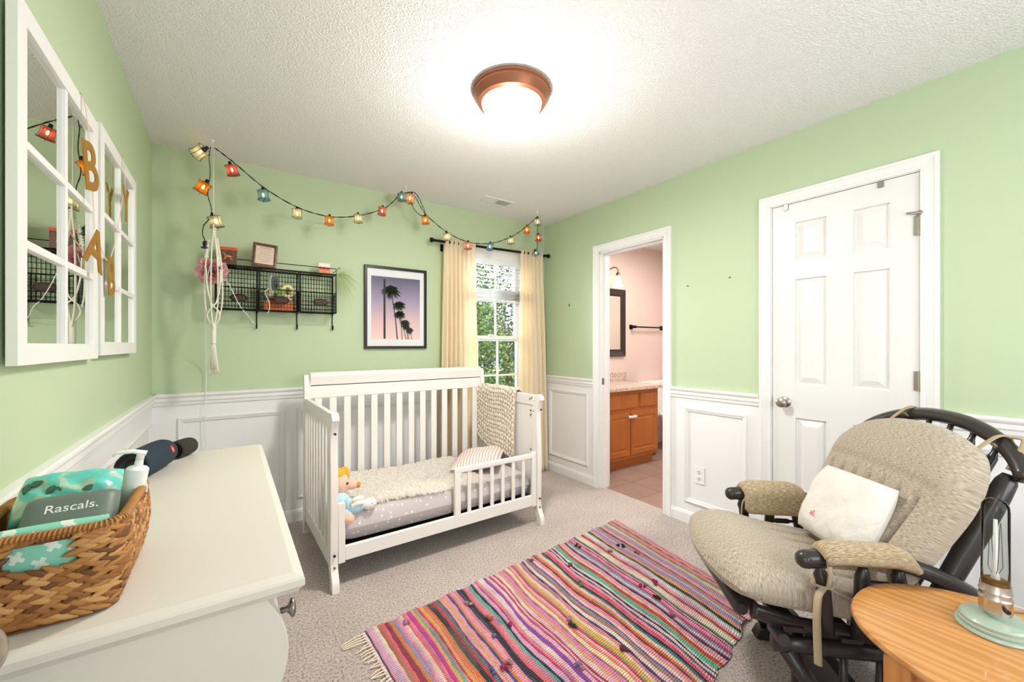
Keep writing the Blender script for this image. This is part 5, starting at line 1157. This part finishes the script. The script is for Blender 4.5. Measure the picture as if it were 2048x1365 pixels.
# seat cushion
def seatf(x, y, u, v_):
    g = 0
    if v_ < .15:
        for c_ in (-.66, -.40, -.13, .13, .40, .66): g -= .016*math.exp(-((u-c_)/.024)**2)*min(1, (.15-v_)*5)
    g -= .008*math.exp(-((v_-.15)/.05)**2)*(1 if abs(u) < .75 else 0)
    wide = .05*max(0, v_)**1.5*u
    return wide, 0, g+.018*math.exp(-((v_-.55)/.35)**2), -.012*max(0, v_)**2
def seatT(x, y, z):
    yy = y+.150; zz = .418+.145*(yy+.05)+z+(-.10*max(0, yy-.40)/.1*.25)
    return (x, yy, zz)
gm('seat_cushion', cushion(.54, .66, .135, 110, 48, (.3, .62), 5, .45, f=seatf, T=seatT), M_uph, smooth=True)
def backf(x, y, u, v_):
    g = 0
    if v_ < .24:
        for c_ in (-.68, -.45, -.22, 0, .22, .45, .68): g -= .024*math.exp(-((u-c_)/.022)**2)*min(1, (.24-v_)*5)
    g -= .012*math.exp(-((v_-.27)/.03)**2)*(1 if abs(u) < .8 else .2)
    return 0, 0, g+.018*math.exp(-((v_-.5)/.3)**2), 0
def backT(x, y, z):
    s = sz(.682)+y; w_ = 1+.10*(y/.3); xx = -.004+x*w_
    return tuple(bk3(xx, s, .068+z+.03*(1-(y/.3))*.5))
gm('back_cushion', cushion(.58, .565, .125, 110, 54, (.25, .80), 5, .45, f=backf, T=backT), M_uph, smooth=True)
# arm pads (saddles over the arms)
for s in (-1, 1):
    X_ = s*.275; rows, uvs = [], []; ins = -s    # inner side direction
    NYp = 22
    for i in range(NYp+1):
        t = i/NYp; y = .215-t*.24; zc = .606-.25*max(0, .03-y)**1.1*1.4-.10*max(0, y-.17); endf = (1-abs(2*t-1)**6)**.5; row, uu = [], []
        hin, hout = (.080 if s > 0 else .055)*(.75+.25*endf), (-.018 if s < 0 else .05)
        for j in range(15):
            f_ = j/14; a = math.pi*f_
            if f_ < .28: q = f_/.28; x_, z_ = ins*(.042), -hin*(1-q); 
            elif f_ > .76: q = (f_-.76)/.24; x_, z_ = -ins*.042, -hout*q
            else: q = (f_-.28)/.48*math.pi; x_, z_ = ins*.042*math.cos(q), (.024+.014*endf)*math.sin(q)
            if i in (0, NYp): z_ = z_*.9-.004; 
            row.append((X_+x_*(.92+.08*endf), y, zc+z_)); uu.append((f_*.2, t*.25))
        rows.append(row); uvs.append(uu)
    gm('arm_pad', MB().strip(rows, uvs), M_uph2, smooth=True, solid=.016)
# ties
M_tie = M_uph2
def tie(pts, r=.007, fl=.35): return gm('cushion_tie', MB().tube(smoothpath(pts, 6), r, 6, flat=((0, 0, 1), fl) if fl else None), M_tie, smooth=True)
XN = -.275
tie([(XN-.03, .205, .60), (XN-.036, .205, .575), (XN-.030, .204, .545), (XN-.022, .203, .525)])
tie([(XN-.022, .203, .522), (XN, .228, .520), (XN+.022, .203, .524), (XN, .182, .526), (XN-.024, .200, .520)], .010)
tie([(XN-.02, .215, .520), (XN-.05, .245, .512), (XN-.07, .26, .47), (XN-.075, .262, .42), (XN-.078, .262, .37), (XN-.080, .262, .335)], .010)
tie([(XN-.02, .195, .518), (XN-.03, .15, .50), (XN-.03, .12, .475), (XN-.03, .10, .45)], .008)
tie([(.275-.036, .205, .60), (.275-.03, .222, .56), (.275-.03, .224, .50), (.275-.03, .215, .455)], .009)
tie([(.245, -.06, .60), (.275, -.075, .612), (.30, -.07, .585), (.275, -.06, .565), (.25, -.07, .575), (.25, -.07, .53), (.26, -.085, .50)], .009)
tie([(XN+.03, -.05, .56), (XN+.035, -.07, .52), (XN+.035, -.06, .47)], .010)
# hoop ties
hp = lambda q, off=0: bk3(hx+.345*math.sin(math.radians(q)), sz(.982)-.21*(1-math.cos(math.radians(q))), off)
for q, qs in ((20, 1), (-42, -1)):
    p = hp(q); c = p+BN*.06-BU*.05
    tie([c, p+BN*.03+BU*.012, p+BU*.026, p-BN*.026, p-BU*.020-BN*.01, p+BN*.03-BU*.01], .009)
p = hp(-42)
tie([p+BU*.026, p+BU*.030+Vector((-.035, 0, 0)), p+BU*.02+Vector((-.05, 0, 0)), p-BU*.01+Vector((-.052, 0, 0)), p-BU*.07+Vector((-.05, 0, 0))], .011)
# white quilted pillow on the chair
tpn = thing('white_pillow', 'white quilted pillow with pink stitched lettering leaning on the glider back', 'pillow', GO, GR)
Pc = Vector((-.016, 0, 0))+B0+BU*sz(.576)+BN*.172
pm = Matrix.Translation(Pc)@Matrix(((1, 0, 0, 0), (0, BU.y, BN.y, 0), (0, BU.z, BN.z, 0), (0, 0, 0, 1)))@Matrix.Rotation(math.radians(-3), 4, 'Z')
pl = mk('pillow_body', cushion(.345, .265, .11, 34, 30, .06, 4, .6, f=lambda x, y, u, v_: (0, 0, .0022*math.sin(x*110)*math.sin(y*95)+.003*math.sin(x*37+2*math.sin(y*31)), 0), T=lambda x, y, z: tuple(pm@Vector((x, y, z)))), M_pillow, tpn, smooth=True, world=False)
text('stitched_lettering', 'aL', .030, .0008, mat('pink_thread', (222, 120, 120), .8), pm@Matrix.Translation((.040, -.060, .0560))@Matrix.Rotation(math.radians(-3), 4, 'X')@Matrix.Scale(-1, 4, (1, 0, 0)), pl, world=False)

# ------------------------------------------------------------------ oval side table and tube lamp
TZ = .56; tcx, tcy, ta, tb_ = 1.412, -.035, .275, .425
tbn = thing('side_table', 'oval golden oak side table in the near right corner', 'side table', (tcx, tcy, 0))
def oval(a, b_, n=64, e=.86): return [(tcx+math.copysign(abs(math.cos(q))**e, math.cos(q))*a, tcy+math.copysign(abs(math.sin(q))**e, math.sin(q))*b_) for q in [2*math.pi*i/n for i in range(n)]]
mb = MB(); rings = []
for d_, z in ((-.030, -.026), (-.010, -.025), (-.002, -.018), (0, -.012), (-.002, -.004), (-.008, 0), (-.03, 0)): rings.append([(x, y, TZ+z) for x, y in oval(ta+d_, tb_+d_)])
mb.loop(rings); mb.add(rings[-1], [list(range(64))]); mb.add(rings[0], [list(range(64))[::-1]])
mk('table_top', mb, M_oak, tbn, smooth=True, auto=40)
M_oak2 = mat_wood('oak_leg', (200, 134, 72), (182, 116, 58), (14, 14, 1))
for dx_, dy_ in ((-.168, .300), (.142, .305), (-.142, -.305), (.142, -.305)):
    mk('leg', MB().box(tcx+dx_-.024, tcx+dx_+.024, tcy+dy_-.024, tcy+dy_+.024, 0, TZ-.025), M_oak2, tbn, bevel=.005)
for y in (.305, -.305): mk('apron', MB().box(tcx-.12, tcx+.12, tcy+y-.010, tcy+y+.010, TZ-.095, TZ-.026), M_oak2, tbn, bevel=.002)
for x in (-.145, .145): mk('apron', MB().box(tcx+x-.010, tcx+x+.010, tcy-.28, tcy+.28, TZ-.095, TZ-.026), M_oak2, tbn, bevel=.002)
lx, ly = 1.490, .150
lt = thing('tube_bulb_lamp', 'small lamp with a long clear tube bulb on a pale green round base', 'lamp', (lx, ly, TZ))
M_sage = mat('sage_enamel', (158, 174, 158), .35, coat=.3)
mk('lamp_base', MB().lathe([(.0001, .0005), (.066, .0005), (.068, .004), (.066, .008), (.060, .010), (.062, .013), (.062, .017), (.059, .019), (.060, .023), (.060, .026), (.056, .030), (.022, .033), (.016, .036), (.014, .046), (.0001, .046)], (lx, ly, TZ), 48), M_sage, lt, smooth=True, auto=30)
M_chr = mat('brushed_socket_metal', (200, 192, 184), .25, 1)
so_ = mk('socket', MB().lathe([(.012, .044), (.026, .045), (.0275, .050), (.0275, .076), (.029, .079), (.0275, .082), (.0265, .085), (.0265, .092), (.028, .094), (.0265, .097), (.0255, .112), (.0001, .113)], (lx, ly, TZ), 32), M_chr, lt, smooth=True, auto=30)
mk('socket_switch', MB().tube([(lx-.020, ly-.018, TZ+.062), (lx-.026, ly-.022, TZ+.062)], .005, 10), M_blackp, so_)
M_glass = mat_pane('bulb_glass', (238, 240, 238), ior=1.22)
mk('tube_bulb', MB().lathe([(.022, .108), (.0235, .118), (.0235, .285), (.022, .297), (.017, .306), (.009, .311), (.0001, .3125)], (lx, ly, TZ), 32), M_glass, lt, smooth=True)
mk('brass_collar', MB().lathe([(.0001, .112), (.0225, .112), (.0225, .120), (.018, .122), (.0001, .123)], (lx, ly, TZ), 24), mat('aged_brass', (150, 108, 60), .45, .8), lt, smooth=True, auto=40)
mk('filament_support', MB().tube([(lx, ly, TZ+.12), (lx, ly, TZ+.14), (lx, ly, TZ+.262)], [.009, .0045, .0035], 10), mat('frosted_stem', (226, 226, 222), .3), lt, smooth=True)
mb = MB()
for k_ in range(4):
    a = k_*math.pi/2+.4; mb.tube([(lx+.003*math.cos(a), ly+.003*math.sin(a), TZ+.13), (lx+.012*math.cos(a), ly+.012*math.sin(a), TZ+.150), (lx+.011*math.cos(a+.4), ly+.011*math.sin(a+.4), TZ+.255)], .0006, 4)
mk('filament', mb, mat('tungsten_wire', (90, 80, 74), .4, .8), lt)
tag(mk('lamp_cable', MB().tube(smoothpath([(lx+.060, ly-.02, TZ+.004), (lx+.11, ly+.0, TZ+.0035), (lx+.15, ly-.03, TZ+.0035), (lx+.188, ly-.06, TZ+.004), (lx+.215, ly-.09, TZ-.01), (lx+.22, ly-.10, TZ-.1), (lx+.22, ly-.12, .25), (lx+.21, ly-.2, .01)], 8), .0025, 6), mat('green_grey_cable', (126, 134, 124), .5), smooth=True), 'thin grey green cable trailing from the tube lamp over the table edge', 'cord')

# ------------------------------------------------------------------ rag rug
rug = thing('rag_rug', 'colourful striped woven rag rug on the beige carpet', 'rug', (1.4, 1.4, 0))
PAL = [(244, 104, 130), (250, 150, 156), (226, 40, 104), (220, 62, 66), (252, 140, 96), (236, 130, 50), (240, 184, 84), (250, 232, 196), (248, 218, 196), (170, 226, 192), (100, 206, 186), (52, 140, 148), (50, 76, 148), (36, 42, 96), (34, 32, 40), (84, 46, 62), (176, 66, 180), (232, 140, 216), (252, 180, 214), (140, 150, 206), (140, 184, 104), (246, 242, 236), (190, 104, 70), (214, 46, 150), (250, 236, 214), (248, 170, 180), (36, 32, 46), (44, 54, 110), (200, 36, 96), (150, 40, 70)]
RM = []
for i, c_ in enumerate(PAL):
    m = mat('rag_%02d' % i, c_, .95, sheen=.2); N, L, b = NL(m); tc = N.new('ShaderNodeTexCoord')
    mp = N.new('ShaderNodeMapping'); mp.inputs['Scale'].default_value = (1, 1, 1); L.new(tc.outputs['UV'], mp.inputs[0])
    wv = N.new('ShaderNodeTexWave'); wv.wave_type = 'BANDS'; wv.bands_direction = 'X'; wv.inputs['Scale'].default_value = 36; wv.inputs['Distortion'].default_value = 1.2; wv.inputs['Detail'].default_value = 1; L.new(mp.outputs[0], wv.inputs['Vector'])
    n = N.new('ShaderNodeTexNoise'); n.inputs['Scale'].default_value = 5; n.inputs['Detail'].default_value = 2; L.new(tc.outputs['Object'], n.inputs['Vector'])
    c2 = tuple(int(.75*x+.25*y) for x, y in zip(c_, PAL[(i*7+5) % len(PAL)]))
    r0 = ramp(N, [(.42, srgb(*c_)), (.60, srgb(*c2))]); L.new(n.outputs['Fac'], r0.inputs[0])
    r = ramp(N, [(.06, (.36, .32, .36, 1)), (.26, (1, 1, 1, 1))]); L.new(wv.outputs['Fac'], r.inputs[0])
    mx = N.new('ShaderNodeMix'); mx.data_type = 'RGBA'; mx.blend_type = 'MULTIPLY'; mx.inputs[0].default_value = 1; L.new(r0.outputs[0], mx.inputs[6]); L.new(r.outputs[0], mx.inputs[7]); L.new(mx.outputs[2], b.inputs['Base Color'])
    bp = N.new('ShaderNodeBump'); bp.inputs['Strength'].default_value = .9; bp.inputs['Distance'].default_value = .005; L.new(wv.outputs['Fac'], bp.inputs['Height']); L.new(bp.outputs[0], b.inputs['Normal'])
    RM.append(m)
R0 = Vector((.462, 1.800)); R1 = Vector((2.248, 1.964)); RB0 = Vector((.52, .74)); RB1 = Vector((2.07, .95))
rg = random.Random(23)
WT = [2.5, 3, 1.5, 1.5, 2.5, 2.5, 2.5, 3, 2.5, 3, 2, 1.5, 2, 1, 2, 1, 1, 2, 2, 2, 1.5, 3, 1, 1.2, 3, 2, 1, 1, 1, 1]
def rugpt(s, t):
    a = R0.lerp(R1, s); b_ = RB0.lerp(RB1, s); p = a.lerp(b_, t)
    wob = .010*math.sin(t*7+s*5)+.006*math.sin(t*17+s*31); p = p+Vector((wob*math.sin(math.pi*s), .006*math.sin(s*60)*(1 if t > .97 or t < .03 else 0)))
    # wrinkle towards the glider corner
    d_ = math.exp(-((s-.86)/.035)**2)*max(0, t-.35)/.65; e_ = math.exp(-((s-.95)/.025)**2)*max(0, t-.5)/.5
    z = .006+.034*d_*max(0, math.sin(math.pi*max(0, min(1, t*.9))))**.5+.020*e_
    return (p.x-.02*d_*t, p.y-.05*math.sin(math.pi*s)*t, z)
widths = []; tot = 0
while tot < 1:
    w_ = rg.choice((.0045, .006, .0075, .009, .012)); widths.append((tot, min(1, tot+w_))); tot += w_
prev = -1
for k_, (s0, s1) in enumerate(widths):
    mi_ = rg.choices(range(len(PAL)), WT)[0]
    while mi_ == prev: mi_ = rg.choices(range(len(PAL)), WT)[0]
    prev = mi_; rows, uvs = [], []; NT = 64; ph = rg.random()*6; amp = (s1-s0)*.16
    for i in range(NT+1):
        t = i/NT; row, uu = [], []
        sa = s0+amp*math.sin(t*5+k_*1.3)*(0 if k_ == 0 else 1)-.0006; sb_ = s1+amp*math.sin(t*5+(k_+1)*1.3)+.0006
        tt = t+rg.uniform(-.0, .0)
        if i == 0: tt = -.004*rg.random()
        if i == NT: tt = 1+.006*rg.random()
        for j in range(5):
            v_ = j/4; x, y, z = rugpt(sa+(sb_-sa)*v_, tt); hgt = .0055*math.sin(math.pi*(.08+.84*v_))**.7+.0012*math.sin(t*70+ph)
            row.append((x, y, z+hgt-.004)); uu.append((t*1.0+.004*v_*0, v_*(s1-s0)))
        rows.append(row); uvs.append(uu)
    mk('rag_strip', MB().strip(rows, uvs), RM[mi_], rug, smooth=True, solid=0)
# loose rag knots on the rug
for i in range(30):
    s, t = rg.uniform(.03, .96), rg.uniform(.04, .92); x, y, z = rugpt(s, t); mb = MB()
    for q in range(rg.randint(2, 4)): mb.ell((x+rg.uniform(-.010, .010), y+rg.uniform(-.018, .018), z+.006+rg.uniform(0, .006)), (rg.uniform(.006, .012), rg.uniform(.006, .012), rg.uniform(.005, .009)), 7, 5)
    mk('rag_knot', mb, RM[rg.randrange(len(PAL))], rug, smooth=True)
# fringe on the left edge
mb = MB()
for i in range(60):
    t = (i+.5)/60; x, y, z = rugpt(0, t); l = rg.uniform(.025, .06); an = rg.uniform(-.7, .5)
    if i < 4: l = .09; an = -.2+.1*i
    mb.tube(smoothpath([(x+.01, y, .008), (x-l*.4*math.cos(an), y+l*.3*math.sin(an), .009), (x-l*math.cos(an), y+l*math.sin(an), .004)], 3), .0026, 4)
stuff(mk('fringe', mb, mat('natural_fringe', (232, 214, 190), .9), rug))

# ------------------------------------------------------------------ outside: garden trees seen through the window
st(mk('ground_outside', MB().box(-14, 22, 3.6, 26, -.75, -.7), mat('garden_grass', (96, 130, 66), .95, vary=.3, vscale=3)))
M_lf = [mat('leaf_%s' % n, c, .55) for n, c in (('dark_green', (44, 76, 44)), ('mid_green', (84, 128, 60)), ('yellow_green', (168, 196, 92)), ('blue_green', (84, 116, 108)))]
for m in M_lf: mat_translucent(m, .35)
M_bark = mat('grey_bark', (92, 80, 70), .9, bump=.8, bscale=20)
def treeo(x, y, rx, rz, zc, label, cols, seed, n=9000, leafs=.075):
    t = thing('garden_tree', label, 'tree', (x, y, -.7)); rt = random.Random(seed)
    mk('trunk', MB().tube([(x, y, -.7), (x+.05, y, .2), (x-.04, y, 1.2), (x+.05, y+.1, zc)], [.14, .11, .09, .05], 10), M_bark, t, smooth=True)
    mb = MB()
    clumps = [(Vector((rt.gauss(0, .45), rt.gauss(0, .35), rt.gauss(0, .5)))) for _ in range(46)]
    for i in range(n):
        c_ = clumps[rt.randrange(len(clumps))]; d_ = Vector((rt.gauss(0, 1), rt.gauss(0, 1), rt.gauss(0, 1))).normalized()*rt.uniform(.5, 1)*.30
        p = Vector((x+(c_.x+d_.x)*rx, y+(c_.y+d_.y)*rx, zc+(c_.z+d_.z)*rz)); l = leafs*rt.uniform(.6, 1.3)
        a = Vector((rt.gauss(0, 1), rt.gauss(0, 1), rt.gauss(0, .6))).normalized(); b_ = a.cross(Vector((rt.gauss(0, 1), rt.gauss(0, 1), rt.gauss(0, 1)))).normalized()
        mb.cm = cols[rt.randrange(len(cols))]
        mb.add([p-a*l*.5, p+b_*l*.28, p+a*l*.5, p-b_*l*.28], [(0, 1, 2, 3)])
    stuff(mk('foliage', mb, M_lf, t))
treeo(4.15, 7.4, 1.1, 1.9, 1.15, 'bright yellow green tree filling the middle of the window view', [1, 2, 2, 1, 0], 1)
treeo(5.5, 8.2, 1.5, 2.0, .9, 'blue green tree at the right of the window view', [3, 0, 3, 1], 2, 10000)
treeo(3.2, 9.4, 1.6, 2.6, 1.4, 'dark green tree behind at the left of the window view', [0, 1, 0, 3], 3, 9000)
treeo(5.0, 12.0, 3.4, 3.6, 1.6, 'large dark tree farthest behind the window trees', [0, 0, 1, 3], 4, 13000, .13)
